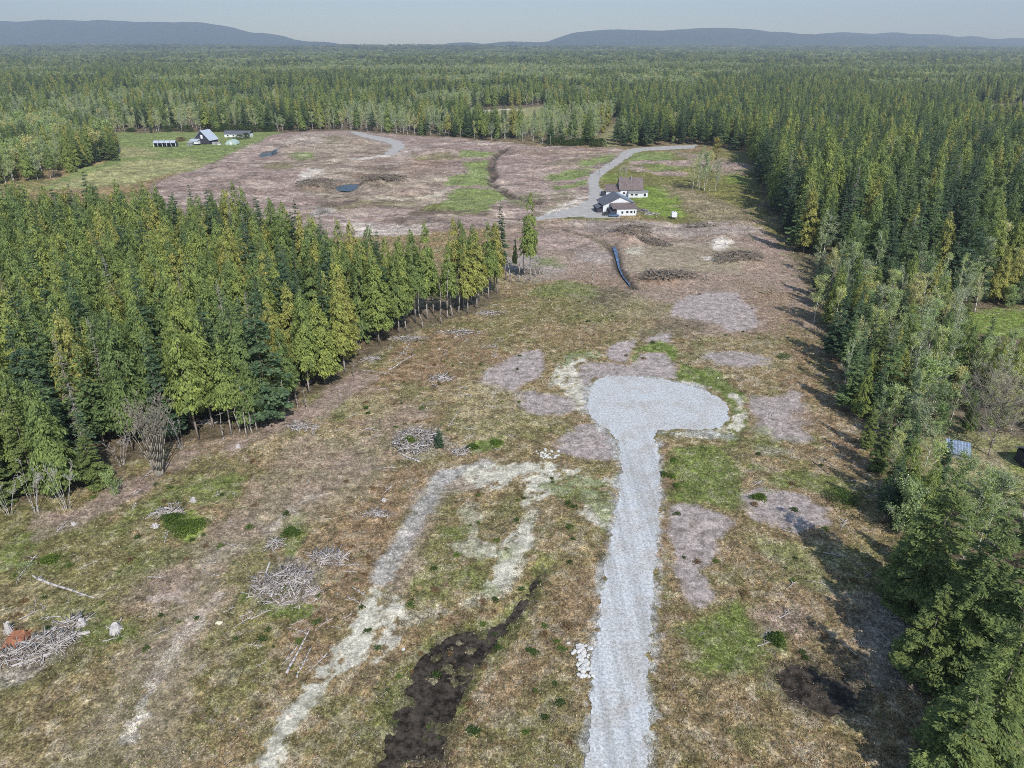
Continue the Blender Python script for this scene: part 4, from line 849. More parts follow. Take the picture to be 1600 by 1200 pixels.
# ------------------------------------------------------------------ individual trees (the largest in view) and the mass behind them
INFO = {
 ('deadtop', 'left'): ('half dead grey conifer with thin foliage in the left forest', 'dying conifer', 'dying conifers of the left forest', 'dying_conifer'),
 ('deadtop', 'right'): ('half dead grey conifer with thin foliage in the tall right forest', 'dying conifer', 'dying conifers of the right forest', 'dying_conifer'),
 ('cedar', 'left'): ('yellow green cedar with a full crown in the left forest', 'cedar tree', 'full cedars of the left forest', 'cedar_tree'),
 ('cedar_high', 'left'): ('cedar with bare lower trunk at the right end of the left forest', 'cedar tree', 'bare-trunked cedars of the left forest', 'cedar_tree'),
 ('fir', 'left'): ('dark green fir standing among yellow green cedars in the left forest', 'fir tree', 'firs of the left forest', 'fir_tree'),
 ('cedar', 'right'): ('green cedar among dark firs in the tall right forest', 'cedar tree', 'cedars of the tall right forest', 'cedar_tree'),
 ('fir', 'right'): ('dark blue green fir in the tall right forest', 'fir tree', 'firs of the tall right forest', 'fir_tree'),
 ('alder', 'right'): ('thin pale alder among the tall conifers of the right forest', 'alder tree', 'alders of the tall right forest', 'alder_tree'),
 ('fir', 'rightmid'): ('short dark fir in the young mixed wood right of the gravel road', 'fir tree', 'firs of the young right wood', 'fir_tree'),
 ('cedar', 'rightmid'): ('short cedar in the young mixed wood right of the gravel road', 'cedar tree', 'cedars of the young right wood', 'cedar_tree'),
 ('alder', 'rightmid'): ('slender budding alder with pale stem in the young right wood', 'alder tree', 'alders of the young right wood', 'alder_tree'),
 ('young', 'rightmid'): ('low bushy yellow green sapling in the young right wood', 'young alder', 'saplings of the young right wood', 'young_alder'),
}
def seen_size(t):
    px, py = PX(t[0], t[1], t[4]*.5)
    if not (-30 < px < 1630 and -50 < py < 1260): return 0
    return t[4]/t[1]
cap = {'cedar tree': 285, 'fir tree': 275, 'alder tree': 150, 'young alder': 60, 'dying conifer': 60}
TREES = [t for t in TREES if not near_hero(t[0], t[1])]
TREES.sort(key=lambda t: -seen_size(t)); MASS = []; used = {}; NEWL = []
LAND = [(q[0], q[1], q[2], q[5], q[3]) for q in HEROES]
SHORT = [((312,505),'the tall dark spire fir'),((405,505),'the tallest fir spire'),((508,600),'the broad bright front cedar'),((592,535),'the broad right-end cedar'),((388,672),'the leaning front cedar pair'),
 ((452,640),'the pale-trunked front cedar'),((250,742),'the fan-shaped bare maple'),((60,770),'the bushy lower left fir'),((783,430),'the thin fir spire at the tip'),((828,438),'the solitary tall cedar'),
 ((150,600),'the middle of the left edge'),((120,420),'the far field corner'),((230,480),'the pale ffield gap'),((700,480),'the bare white trunks'),
 ((1365,585),'the broad lone dark fir'),((1500,520),'the fir at the glade end'),((1462,515),'the small glade fir'),((1575,600),'the fir below the glade'),((1540,705),'the big bare maple'),((1300,560),'the forward edge fir'),
 ((1325,640),'the streak-casting fir'),((1370,735),'the dark bushy edge fir'),((1385,815),'the narrow edge fir'),((1490,700),'the blue-roofed shed'),((1190,330),'the dark root heap'),((1240,400),'the reddish root heap'),((1480,880),'the huge fir')]
SHORT = [(float(G(*p)[0]), float(G(*p)[1]), n.replace('ffield', 'field')) for p, n in SHORT]
STAND = {'left': ' in left forest', 'right': ' in right forest', 'rightmid': ' in right wood'}
WORD = {'cedar': 'cedar', 'cedar_high': 'leggy cedar', 'fir': 'dark fir', 'alder': 'pale alder', 'young': 'bushy sapling', 'deadtop': 'half-dead grey conifer'}
def own_label(t, n):
    x, y, k, v, h, st = t; L_ = min(SHORT, key=lambda q: (q[0]-x)**2+(q[1]-y)**2); d = math.hypot(L_[0]-x, L_[1]-y); dx, dy = x-L_[0], y-L_[1]
    side = ('right of' if dx > 0 else 'left of') if abs(dx) > abs(dy) else ('behind' if dy > 0 else 'before')
    hb = {'left': (23, 26.5), 'right': (22, 27), 'rightmid': (11.5, 14.5)}[st]; sz = 'short' if h < hb[0] else ('tall' if h > hb[1] else 'middling')
    near = 'just ' if d < 14 else ('' if d < 34 else 'far ')
    return f"{sz} {WORD[k]} {near}{side} {L_[2]}{STAND[st]}"
for t in TREES:
    key = (t[2], t[5]); inf = INFO.get(key)
    if inf and seen_size(t) > 0 and used.get(inf[1], 0) < cap[inf[1]]:
        used[inf[1]] = used.get(inf[1], 0)+1
        plant(t[2], t[3], t[0], t[1], t[4], own_label(t, 0), inf[1], inf[2], inf[3], tilt=.03)
    elif -250 < PX(t[0], t[1])[0] < 1900: MASS.append((*t[:5], 1.0))
def gn_mass(name, pts, kinds, label, catg):
    src = [(k, i) for k in kinds for i in range(len(VAR[k])) if (k, i, 'trunk') in LOOK]
    first = {}
    for j, (k, i) in enumerate(src): first.setdefault(k, []).append(j)
    P_ = np.array([(p[0], p[1]) for p in pts]); z = height(P_[:, 0], P_[:, 1])-.1
    me = bpy.data.meshes.new(name); me.vertices.add(len(pts)); me.vertices.foreach_set('co', np.stack([P_[:, 0], P_[:, 1], z], 1).astype(np.float32).ravel())
    vi = []; scl = []; rot = []
    for p in pts:
        j = random.choice(first[p[2]]); vi.append(j); s = p[4]/VAR[src[j][0]][src[j][1]][2]; scl += [s*p[5], s*p[5], s]; rot += [random.gauss(0, .02), random.gauss(0, .02), random.random()*6.28]
    me.attributes.new('pick', 'INT', 'POINT').data.foreach_set('value', np.array(vi, np.int32))
    me.attributes.new('grow', 'FLOAT_VECTOR', 'POINT').data.foreach_set('vector', np.array(scl, np.float32))
    me.attributes.new('turn', 'FLOAT_VECTOR', 'POINT').data.foreach_set('vector', np.array(rot, np.float32))
    o = bpy.data.objects.new(name, me); C.objects.link(o); tag(o, label, catg, kind='stuff')
    g = bpy.data.node_groups.new(name, 'GeometryNodeTree'); g.interface.new_socket('Geometry', in_out='INPUT', socket_type='NodeSocketGeometry'); g.interface.new_socket('Geometry', in_out='OUTPUT', socket_type='NodeSocketGeometry')
    gi = g.nodes.new('NodeGroupInput'); gout = g.nodes.new('NodeGroupOutput'); iop = g.nodes.new('GeometryNodeInstanceOnPoints'); jn = g.nodes.new('GeometryNodeJoinGeometry')
    for (k, i) in reversed(src):
        j2 = g.nodes.new('GeometryNodeJoinGeometry')
        for nm in ('trunk', 'crown'):
            if (k, i, nm) not in LOOK: continue
            oi = g.nodes.new('GeometryNodeObjectInfo'); oi.transform_space = 'ORIGINAL'; oi.inputs['Object'].default_value = LOOK[(k, i, nm)]; g.links.new(oi.outputs['Geometry'], j2.inputs[0])
        ti = g.nodes.new('GeometryNodeGeometryToInstance'); g.links.new(j2.outputs[0], ti.inputs[0]); g.links.new(ti.outputs[0], jn.inputs[0])
    g.links.new(gi.outputs[0], iop.inputs['Points']); g.links.new(jn.outputs[0], iop.inputs['Instance']); iop.inputs['Pick Instance'].default_value = True
    for nm, ty, sk in (('pick', 'INT', 'Instance Index'), ('grow', 'FLOAT_VECTOR', 'Scale'), ('turn', 'FLOAT_VECTOR', None)):
        na = g.nodes.new('GeometryNodeInputNamedAttribute'); na.data_type = ty; na.inputs['Name'].default_value = nm; out = [s for s in na.outputs if s.enabled][0]
        if sk: g.links.new(out, iop.inputs[sk])
        else: er = g.nodes.new('FunctionNodeEulerToRotation'); g.links.new(out, er.inputs[0]); g.links.new(er.outputs[0], iop.inputs['Rotation'])
    g.links.new(iop.outputs[0], gout.inputs[0]); md = o.modifiers.new('grow', 'NODES'); md.node_group = g
    return o
for q in HEROES: plant(q[3], q[4], q[0], q[1], q[2], q[5], q[7], q[10], q[6], rz=q[9], wide=q[8])
# snags
def snag(px, py, h, r, label, group=None, lean=.02):
    x, y = map(float, G(px, py)); p = [np.array([0, 0, -.3])]; rr = np.random.default_rng(int(px*7+py))
    for i in range(5): p.append(p[-1]+np.array([rr.normal(0, lean)*h, rr.normal(0, lean)*h, h/5]))
    p = np.array(p); k = np.linspace(1, .3, 6)*r; n = 14
    a0 = rr.random(n)*6.28; f = rr.random(n)*.8+.15; q0 = np.stack([np.interp(f*h, p[:, 2], p[:, 0]), np.interp(f*h, p[:, 2], p[:, 1]), f*h], 1); ll = rr.uniform(.3, 1.1, n); q1 = q0+np.stack([np.cos(a0)*ll, np.sin(a0)*ll, -.1*ll], 1)
    v, f_ = cat([tubes(p[:-1], p[1:], k[:-1], k[1:], 4), tubes(q0, q1, .03, .012, 4)])
    o = mesh_np('dead_trunk', v, f_, M['greybark']); o.location = (x, y, hz(x, y)); tag(o, label, 'dead trunk', group); return o
for px, py, h in [(770,425,15),(776,430,13),(790,436,16),(797,440,11),(812,440,14),(836,432,13),(842,428,9),(760,440,14),(748,470,15),(738,478,17),(725,486,16),(716,490,14),(708,494,18),(700,498,15),(754,462,13),(732,470,12),(820,428,10),(765,452,10),(925,445,10)]:
    snag(px, py, h, .2, 'thin pale branchless trunk left standing at the right tip of the left forest', 'bare trunks at the forest tip')
snag(1381,812,9,.22,'pale leaning bare trunk at the right clearing edge', lean=.05)
snag(553,590,5,.15,'short grey broken trunk standing in front of the left forest')
for px, py, h in [(375,678,9),(385,682,11),(395,680,10),(445,655,9),(478,640,5),(465,636,4),(350,690,7),(512,590,8),(660,512,11),(690,505,12)]:
    snag(px, py, h, .17, 'thin pale bare trunk along the front of the left forest', 'bare trunks along the left forest front')

mass = [p for p in MASS]
gn_mass('mixed_forest', mass, ['cedar', 'cedar_high', 'fir', 'alder', 'young', 'deadtop'], 'dense mixed forest of conifers and alders behind the nearer trees', 'forest')
gn_mass('distant_forest', DIST, ['cedar', 'fir', 'alder'], 'distant forest running flat to the horizon', 'forest')
print('TREES', len(TREES), 'mass', len(mass), 'dist', len(DIST), used)

# ------------------------------------------------------------------ shrubs and hedge
def shrub_mesh(n, rx, ry, h, size, seed, m):
    r = np.random.default_rng(seed); th = r.random(n)*6.28; q = r.random(n)**.45; zz = r.random(n)**.8
    k = np.sqrt(np.clip(1-zz*zz*.9, 0, 1))*(1+.25*np.sin(3*th+seed)); c = np.stack([np.cos(th)*q*k*rx, np.sin(th)*q*k*ry, zz*h], 1)+r.normal(0, .08, (n, 3))
    v, f = sprays(c, r.normal(0, 1, (n, 3)), r.normal(0, .5, (n, 3))+[0, 0, .8], size*r.uniform(.5, 1.3, n), size*.6*r.uniform(.5, 1.3, n))
    s = 10; a0 = r.random(s)*6.28; st = tubes(np.zeros((s, 3))+[0, 0, -.1], np.stack([np.cos(a0)*rx*.6, np.sin(a0)*ry*.6, 0*a0+h*.75], 1), .03, .01, 4)
    v2, f2 = cat([(v, f), st]); return v2, f2, [m, M['twig']], np.array([0]*len(f)+[1]*len(st[1]))
def shrub(px, py, rx, ry, h, label, group=None, m='bush', n=900, size=.28, name='bush', catg='bush'):
    x, y = map(float, G(px, py)); v, f, ms, ix = shrub_mesh(n, rx, ry, h, size, int(px+py), M[m]); o = mesh_np(name, v, f, mats=ms, midx=ix); o.location = (x, y, hz(x, y)-.05); tag(o, label, catg, group); return o
shrub(292,826,3.6,2.6,.9,'bright green low thicket beside the dirt track at left', n=2200)
shrub(268,812,1.8,1.6,1.0,'small green bush just above the bright green thicket')
shrub(638,690,1.5,1.3,1.1,'green bush growing inside the brush ring')
shrub(738,698,1.6,1.0,.7,'low green bush right of the little fir'); shrub(775,690,1.4,1.0,.6,'low green bush nearest the sand bank')
shrub(78,875,1.5,1.2,.8,'green bush above the fallen log at left'); shrub(455,835,1.7,1.6,1.0,'green bush above the large brush pile')
shrub(447,925,1.3,1.0,.7,'green weeds at the foot of the large brush pile'); shrub(1214,1003,1.2,1.5,1.1,'bright green bush beside the dark wet hollow')
shrub(1185,780,1.6,1.0,.8,'green bush between two mulch patches right of the road'); shrub(42,888,1.7,1.7,1.2,'grey green leafless bush near the left picture edge', m='alder', n=500, size=.14)
shrub(1315,785,3.0,2.5,2.2,'green bush in the tree shade above the big mulch patch', n=1400)
shrub(1225,560,2,1.5,1.2,'small bush right of the turning circle pads', n=500)
for i, (px, py) in enumerate([(1030,742),(1050,760),(1045,720),(1042,745)]): shrub(px+8, py, .8, 1.0, .6, 'small dark weed clump along the right verge of the gravel road', 'weed clumps on the right verge', n=250)
shrub(283,219,5,3,3.2,'russet bush between the open shed and the gable house', m='redbush', n=900, size=.6)
shrub(375,218,6,4,4,'green bush in front of the long low house', n=900, size=.7, m='hedge'); shrub(385,216,4,3,4.5,'green bush right of centre before the long low house', n=700, size=.7, m='hedge')
for px, py, r_, h in [(262,206,5,5),(278,205,7,6),(295,206,6,5.5),(205,206,5,3)]: shrub(px, py, r_, 4, h, 'rounded green bush along the back of the far field', 'bushes along the back of the far field', n=900, size=.8, m='hedge')
for px in range(338, 436, 11): shrub(px, 205.5, 4.6, 3.5, 5.5, 'trimmed dark green hedge shrub behind the far farm', 'hedge shrubs behind the far farm', n=900, size=.75, m='hedge', name='hedge_shrub', catg='hedge')
for px in range(858, 940, 9): shrub(px, 228+random.uniform(-1, 1), 5, 4, random.uniform(4, 7), 'bright green bush in front of the far poplars beyond the fields', 'bushes in front of the far poplars', n=900, size=.8, m='hedge')

# ------------------------------------------------------------------ brush piles, logs, stumps, rocks
def pile(px, py, rx, ry, h, n, label, ln=(.6, 3.2), r=(.03, .09), m='deadwood', name='brush_pile', catg='brush pile', ring=0, rot=0):
    x, y = map(float, G(px, py)); q = np.random.default_rng(int(px*3+py)); a0 = q.random(n)*6.28; d = np.sqrt(q.random(n)*(1-ring*ring)+ring*ring)
    d = d*(1 if ring else .55+.9*vnoise(a0*1.1+px, a0*0+py)); X_ = np.cos(a0)*d*rx; Y_ = np.sin(a0)*d*ry; c, s = math.cos(rot), math.sin(rot); X_, Y_ = X_*c-Y_*s, X_*s+Y_*c
    cz = h*(1-d*d if not ring else 1-np.abs(d-(1+ring)/2)*1.2)*q.random(n)**.6
    ll = q.uniform(*ln, n)*.5; b = q.random(n)*6.28; t = q.normal(0, .28, n); dv = np.stack([np.cos(b)*np.cos(t), np.sin(b)*np.cos(t), np.sin(t)], 1)*ll[:, None]
    p = np.stack([X_, Y_, cz+.08], 1); r0 = q.uniform(*r, n)*np.where(q.random(n) < .08, 2.3, 1); v, f = tubes(p-dv, p+dv, r0, r0*.5, 4)
    parts = [(v, f)]; mi = np.tile((q.random(n) < (.38 if m == 'deadwood' else .2)).astype(int), 6)
    nc_ = n*2; cc = np.stack([*(q.normal(0, .42, (2, nc_))*np.array([[rx], [ry]])), q.random(nc_)*h*.4], 1); parts.append(sprays(cc, q.normal(0, 1, (nc_, 3)), q.normal(0, .5, (nc_, 3))+[0, 0, 1], q.uniform(.1, .35, nc_), q.uniform(.05, .15, nc_)))
    v, f = cat(parts); o = mesh_np(name, v, f, mats=[M[m], M['bark']], midx=np.concatenate([mi, (q.random(nc_) < .6).astype(int)])); o.location = (x, y, hz(x, y)); tag(o, label, catg); return o
pile(452,915,4.3,3.6,1.5,620,'large bleached brush pile left of the sand bank')
pile(510,872,2.8,1.8,.9,260,'smaller grey brush heap right above the large brush pile')
pile(405,912,1.1,2.6,.6,90,'thin line of sticks along the left of the large brush pile')
pile(650,692,4.2,4.4,1.2,420,'ring shaped brush pile around a green bush', ring=.45)
pile(720,705,2.2,1.2,.5,80,'low scatter of sticks right of the brush ring')
pile(62,1012,5.2,2.6,.9,520,'pale broken slash heap at the lower left corner', rot=.5)
pile(110,975,2.4,1.2,.6,140,'upper tail of broken slash at the lower left', rot=.5)
pile(590,803,2,1,.5,70,'small grey twig heap beside the rust coloured grass')
pile(325,660,2,1,.4,60,'low grey twig scatter in front of the left forest')
pile(470,668,3,1.5,.5,110,'low grey slash on the bank in front of the left forest'); pile(690,590,3,2,.5,110,'grey slash scatter in the rust coloured grass')
pile(580,560,2.4,1.5,.6,90,'grey slash heap against the left forest edge'); pile(640,530,5,2,.7,140,'pale slash strewn along the forest tip edge')
pile(720,520,5,2.5,.6,120,'pale slash below the bare trunks'); pile(765,490,4,2,.5,90,'small slash heap right of the bare trunks')
pile(265,800,2.4,1.2,.5,110,'bleached sticks above the bright green thicket'); pile(430,852,1.0,1.4,.8,60,'upright grey root heap above the large brush pile')
for px, py, rx, ry, h, n, lb in [(990,364,8,5,1.6,260,'dark debris heap behind the blue ditch water'),(1005,378,9,5,2.2,340,'larger dark debris heap beside the blue ditch water'),(1045,438,11,4,1.6,380,'long dark debris heap across the cleared soil'),(1158,410,8,6,1.8,280,'reddish root heap near the pale gravel spot'),(1202,327,8,5,1.6,220,'dark root heap at the forest shade right of the lawn'),(1100,352,6,4,1.2,160,'loose brush heap below the lawn'),(600,288,16,9,2.6,420,'huge dark brush heap beside the far black pond'),(500,291,13,7,2.2,300,'broad dark brush heap left of the far black pond'),(825,425,6,3,1,130,'grey debris below the solitary tall cedar')]:
    pile(px, py, rx, ry, h, n, lb, ln=(1, 4.5), r=(.05, .16), m='bark' if n > 200 else 'twig', name='debris_heap', catg='debris heap')
pile(1003,330,3.2,3,1.0,120,'grey scrap heap on the grass right of the front barn', ln=(.8, 3), r=(.05, .2), m='greywall', name='scrap_heap', catg='scrap heap')
pile(1018,335,4.2,2,.6,90,'pale scrap boards strewn right of the scrap heap', ln=(.8, 3), r=(.05, .18), m='deadwood', name='scrap_heap', catg='scrap heap')
def log(p0, p1, r, label, m='deadwood', roots=True, stubs=10):
    a_ = np.array([*map(float, G(*p0))]); b_ = np.array([*map(float, G(*p1))]); L_ = np.linalg.norm(b_-a_); q = np.random.default_rng(int(p0[0]+p0[1]*3)); k = 8
    t = np.linspace(0, 1, k+1); XY = a_[None]+(b_-a_)[None]*t[:, None]+q.normal(0, .06, (k+1, 2)); zz = height(XY[:, 0], XY[:, 1])
    pts = np.stack([XY[:, 0]-a_[0], XY[:, 1]-a_[1], zz-zz[0]+r*.9], 1); rr = r*(1-.6*t); parts = [tubes(pts[:-1], pts[1:], rr[:-1], rr[1:], 4)]
    fi = q.integers(1, k, stubs); az = q.random(stubs)*6.28; s0 = pts[fi]; l0 = q.uniform(.3, 1.2, stubs); parts.append(tubes(s0, s0+np.stack([np.cos(az)*l0, np.sin(az)*l0, q.random(stubs)*.6*l0], 1), .04, .015, 4))
    if roots: n = 9; az = q.random(n)*6.28; s0 = np.repeat(pts[:1], n, 0); parts.append(tubes(s0, s0+np.stack([np.cos(az)*.7, np.sin(az)*.5, np.abs(q.normal(0, .5, n))], 1), r*.6, .03, 4))
    v, f = cat(parts); o = mesh_np('fallen_log', v, f, M[m]); o.location = (a_[0], a_[1], float(zz[0])); tag(o, label, 'fallen log'); return o
log((58,905),(148,935),.24,'long fallen trunk with roots lying in the grass at left')
log((447,1050),(484,985),.20,'left of two long grey poles lying below the brush pile', roots=False)
log((462,1058),(487,1010),.12,'thinner pole right beside the long grey pole', roots=False)
log((655,722),(622,708),.22,'pale cut log crossing the bottom of the brush ring', roots=False)
log((648,704),(630,712),.26,'short pale log crossed over another below the brush ring', roots=False, stubs=2)
log((608,577),(650,553),.18,'grey log lying in front of the forest tip', roots=False)
log((640,536),(618,565),.12,'thin pale pole beside the grey log near the forest tip', roots=False)
log((565,577),(618,585),.10,'thin horizontal pole in front of the left forest', roots=False)
log((88,830),(108,812),.12,'short pale pole under the left forest trees', roots=False)
log((208,772),(222,762),.14,'short pale log below the fan shaped bare maple', roots=False, stubs=3)
log((1270,720),(1296,742),.12,'dark pole lying in the shade beside the mulch patch', m='bark', roots=False)
log((700,668),(720,640),.10,'pale thin pole right of the little fir', roots=False)
def stump(px, py, r, h, label, m='deadwood', n=12):
    x, y = map(float, G(px, py)); q = np.random.default_rng(int(px+py*2)); k = 12; az = np.arange(k)/k*6.28; top = r*(.75+.2*q.random(k)); bot = r*(1.2+.5*q.random(k))
    V = [(math.cos(a_)*b_, math.sin(a_)*b_, -.2) for a_, b_ in zip(az, bot)]+[(math.cos(a_)*b_, math.sin(a_)*b_, h*(.75+.4*q.random())) for a_, b_ in zip(az, top)]+[(0, 0, h*.8)]
    Fq = [(i, (i+1) % k, k+(i+1) % k, k+i) for i in range(k)]+[(k+i, k+(i+1) % k, 2*k, 2*k) for i in range(k)]
    az = q.random(n)*6.28; s0 = np.stack([np.cos(az)*r*.5, np.sin(az)*r*.5, 0*az+h*.4*q.random(n)], 1); s1 = s0+np.stack([np.cos(az)*r*1.5, np.sin(az)*r*1.5, q.normal(0, .25, n)], 1)
    a1 = np.array(V); f1 = np.array(Fq); vt, ft = tubes(s0, s1, r*.18, .03, 4); me = bpy.data.meshes.new('tree_stump')
    fs = [tuple(dict.fromkeys(map(int, f))) for f in f1]+[tuple(int(i)+len(a1) for i in f) for f in ft]
    me.from_pydata([tuple(v) for v in np.concatenate([a1, vt])], [], fs); me.materials.append(M[m]); o = bpy.data.objects.new('tree_stump', me); C.objects.link(o); o.location = (x, y, hz(x, y)); tag(o, label, 'stump'); return o
stump(180,984,.6,.9,'bleached upturned stump standing alone in green grass at lower left')
stump(28,1000,1.1,1.0,'rotten red brown stump at the lower left corner','rotwood')
stump(14,985,.35,1.6,'pale splintered snag behind the rotten red stump')
stump(243,823,.4,.6,'small grey stump beside the bright green thicket'); stump(302,782,.4,.7,'small pale stump above the bright green thicket')
stump(128,975,.45,.8,'grey stump at the top of the slash heap'); stump(372,697,.4,.5,'pale stump in front of the forest trunks'); stump(115,818,.3,.4,'small red cut stump under the left forest')
stump(462,661,.3,.4,'tiny pale cut stump on the bank before the forest'); stump(600,780,.35,.4,'little pale stump near the rust coloured grass')
def rock_mesh(seed, m):
    import bmesh
    b = bmesh.new(); bmesh.ops.create_icosphere(b, subdivisions=2, radius=1); q = random.Random(seed)
    cuts = [mathutils.Vector((q.gauss(0, 1), q.gauss(0, 1), q.gauss(0, 1))).normalized() for _ in range(9)]
    for v in b.verts:
        for c in cuts:
            d = v.co.dot(c)
            if d > .72: v.co -= c*(d-.72)
        v.co.z *= .75
    me = bpy.data.meshes.new('rock'); b.to_mesh(me); b.free(); me.materials.append(m); return me
RK = [rock_mesh(i, M['rock']) for i in range(5)]
M['boulder'] = simple('cream_boulder', (.62, .55, .38), .8, .12, 2); bo = rock_mesh(9, M['boulder'])
def rock(px, py, s, label, group=None, me=None, name='rock', dz=0):
    x, y = map(float, G(px, py)); o = bpy.data.objects.new(name, me or random.choice(RK)); C.objects.link(o); o.location = (x, y, hz(x, y)+s*.25+dz); o.scale = (s*random.uniform(.8, 1.3), s*random.uniform(.8, 1.3), s*random.uniform(.7, 1.1)); o.rotation_euler = (0, 0, random.random()*6.28); tag(o, label, 'rock', group)
rock(342,972,.45,'single round cream boulder beside the dirt track', me=bo, name='boulder')
for i in range(120):
    t = random.random(); rock(906+t*8+random.gauss(0, 5.5), 1008+t*52, random.uniform(.14, .34), 'pale angular rock in the riprap bed left of the gravel road', 'riprap rocks left of the gravel road', dz=random.random()*.15)
for i in range(34): rock(858+random.gauss(0, 9), 710+random.gauss(0, 4.5), random.uniform(.15, .34), 'whitish rock in the small heap at the top of the sand bank', 'rocks at the top of the sand bank')
for px, py, s in [(630,1011,.25),(888,1005,.22),(1122,590,.3),(1118,378,.8),(1135,382,.7),(1108,402,.6),(555,775,.16),(720,566,.25),(686,545,.3)]: rock(px, py, s, 'single pale rock lying '+{630:'on the bank above the dark ditch',888:'alone above the riprap bed',1122:'at the far rim of the turning circle',1118:'left in the pale gravel spot',1135:'right in the pale gravel spot',1108:'below the pale gravel spot',555:'in the rust coloured grass',720:'left of the mulch pad',686:'in the reddish grass near the forest tip'}[px])

WM = [shrub_mesh(170, .55, .5, .45, .2, 200+i, M[('bush', 'redbush', 'hedge')[i % 3]]) for i in range(6)]
WM = [mesh_np('weed', v, f, mats=ms, midx=ix) for v, f, ms, ix in WM]; WD = [o.data for o in WM]
for o in WM: bpy.data.objects.remove(o)
WCOL = ('green', 'russet', 'dark green')
for px0, px1, py0, py1, n, where in [(20,600,720,1040,70,'over the left meadow'),(560,820,540,700,30,'over the reddish ground left of the mulch pad'),(640,920,740,1040,36,'on the sand bank left of the road'),(1030,1400,690,1040,22,'on the grass right of the road'),(820,1250,450,560,26,'above the turning circle'),(600,900,1060,1180,18,'beside the dark ditch at the bottom'),(622,850,900,1060,60,'along the wet dark ditch')]:
    for _ in range(n):
        px, py = random.uniform(px0, px1), random.uniform(py0, py1); x, y = map(float, G(px, py))
        if inside(np.array([x]), np.array([y]), ROAD)[0] or inside(np.array([x]), np.array([y]), LP)[0] or (inside(np.array([x]), np.array([y]), POND)[0] and random.random() < .6): continue
        if where == 'along the wet dark ditch' and not poly_sd(np.array([x]), np.array([y]), POND)[0] < 1.2: continue
        i = random.randrange(6); o = bpy.data.objects.new('weed_clump', WD[i]); C.objects.link(o); o.location = (x, y, hz(x, y)-.05); o.scale = (random.uniform(.5, 1.5),)*2+(random.uniform(.4, 1.1),); o.rotation_euler = (0, 0, random.random()*6.28)
        tag(o, f'small {WCOL[i % 3]} weed clump scattered {where}', 'weed', f'{WCOL[i % 3]} weeds {where}')
BR = []
for i in range(5):
    q = np.random.default_rng(300+i); k = 5; p = np.stack([np.linspace(0, q.uniform(1.4, 3), k), q.normal(0, .08, k), .08+np.abs(q.normal(0, .04, k))], 1); r0 = np.linspace(.07, .025, k); b0 = p[q.integers(1, k-1, 6)]; a0 = q.random(6)*6.28
    v, f = cat([tubes(p[:-1], p[1:], r0[:-1], r0[1:], 4), tubes(b0, b0+np.stack([np.cos(a0)*.6, np.sin(a0)*.6, q.random(6)*.3], 1), .03, .012, 4)]); o = mesh_np('branch', v, f, M['deadwood']); BR.append(o.data); bpy.data.objects.remove(o)
for px0, px1, py0, py1, n, where in [(0,420,720,1040,46,'over the left meadow'),(420,800,520,760,60,'over the slash ground left of the mulch pad'),(600,790,470,560,30,'along the forest tip'),(1180,1420,560,1040,34,'along the right forest edge'),(380,580,820,1040,24,'around the large brush pile')]:
    for _ in range(n):
        px, py = random.uniform(px0, px1), random.uniform(py0, py1); x, y = map(float, G(px, py))
        if inside(np.array([x]), np.array([y]), LP)[0]: continue
        o = bpy.data.objects.new('fallen_branch', random.choice(BR)); C.objects.link(o); o.location = (x, y, hz(x, y)); s_ = random.uniform(.5, 1.5); o.scale = (s_, s_, s_); o.rotation_euler = (0, 0, random.random()*6.28)
        tag(o, f'short grey fallen branch lying {where}', 'branch', f'fallen branches {where}')

# ------------------------------------------------------------------ buildings
def bld(name, px, py, label, catg, rz=0): x, y = map(float, G(px, py)); return empty(name, (x, y, 0), rz, label, catg)
def window(e, x, z, w_, h, y, fr=True, mt='glass'):
    f = MB().box(x-w_/2-.1, x+w_/2+.1, y-.06, y+.02, z-h/2-.1, z+h/2+.1).build('window', M['trim'], e)
    MB().box(x-w_/2, x+w_/2, y-.09, y-.063, z-h/2, z+h/2).build('pane', M[mt], f)
# front barn: low gable, wing and lean-to
e = bld('barn', 942, 333, 'front white barn with dark gable roof and brown roofed wing', 'barn', .10)
MB().prism([(0, 0), (14.4, 0), (14.4, 4.6), (8, 7.3), (0, 3.7)], 0, 13).build('wall', M['white_wall'], e)
MB().prism([(-.5, 3.52), (8, 7.38), (8, 7.6), (-.5, 3.74)], -.6, 13.6).build('roof', M['roof_dark'], e)
MB().prism([(8.004, 7.38), (14.9, 4.42), (14.9, 4.64), (8.004, 7.6)], -.6, 13.6).build('roof', M['roof_blue'], e)
wn = MB().box(5.0, 14.2, -6.5, -.01, 0, 3.2).build('wing', M['white_wall'], e)
MB().prism([(-6.9, 3.1), (-.02, 4.5), (-.02, 4.7), (-6.9, 3.3)], 3.0, 14.5, 'x').build('wing_roof', M['roof_brown'], e)
MB().box(1.8, 4.98, -6.0, -.02, 0, 2.6).build('carport', M['darkwall'], e)
for x in (9.9, 11.8): window(e, x, 1.7, 1.1, 1.0, -6.5)
window(e, 13.3, 1.7, .7, 1.2, -6.5); window(e, 7.6, 1.5, .9, 1.1, -6.5); MB().box(3.2, 3.9, -.08, -.01, 0, 2.1).build('door', M['greywall'], e)
MB().box(-2.6, -.02, 1, 8, 0, 2.0).build('lean_to', M['darkwall'], e); MB().prism([(-3.0, 2.05), (-.05, 3.0), (-.05, 3.15), (-3.0, 2.2)], .6, 8.4).build('lean_to_roof', M['roof_dark'], e)
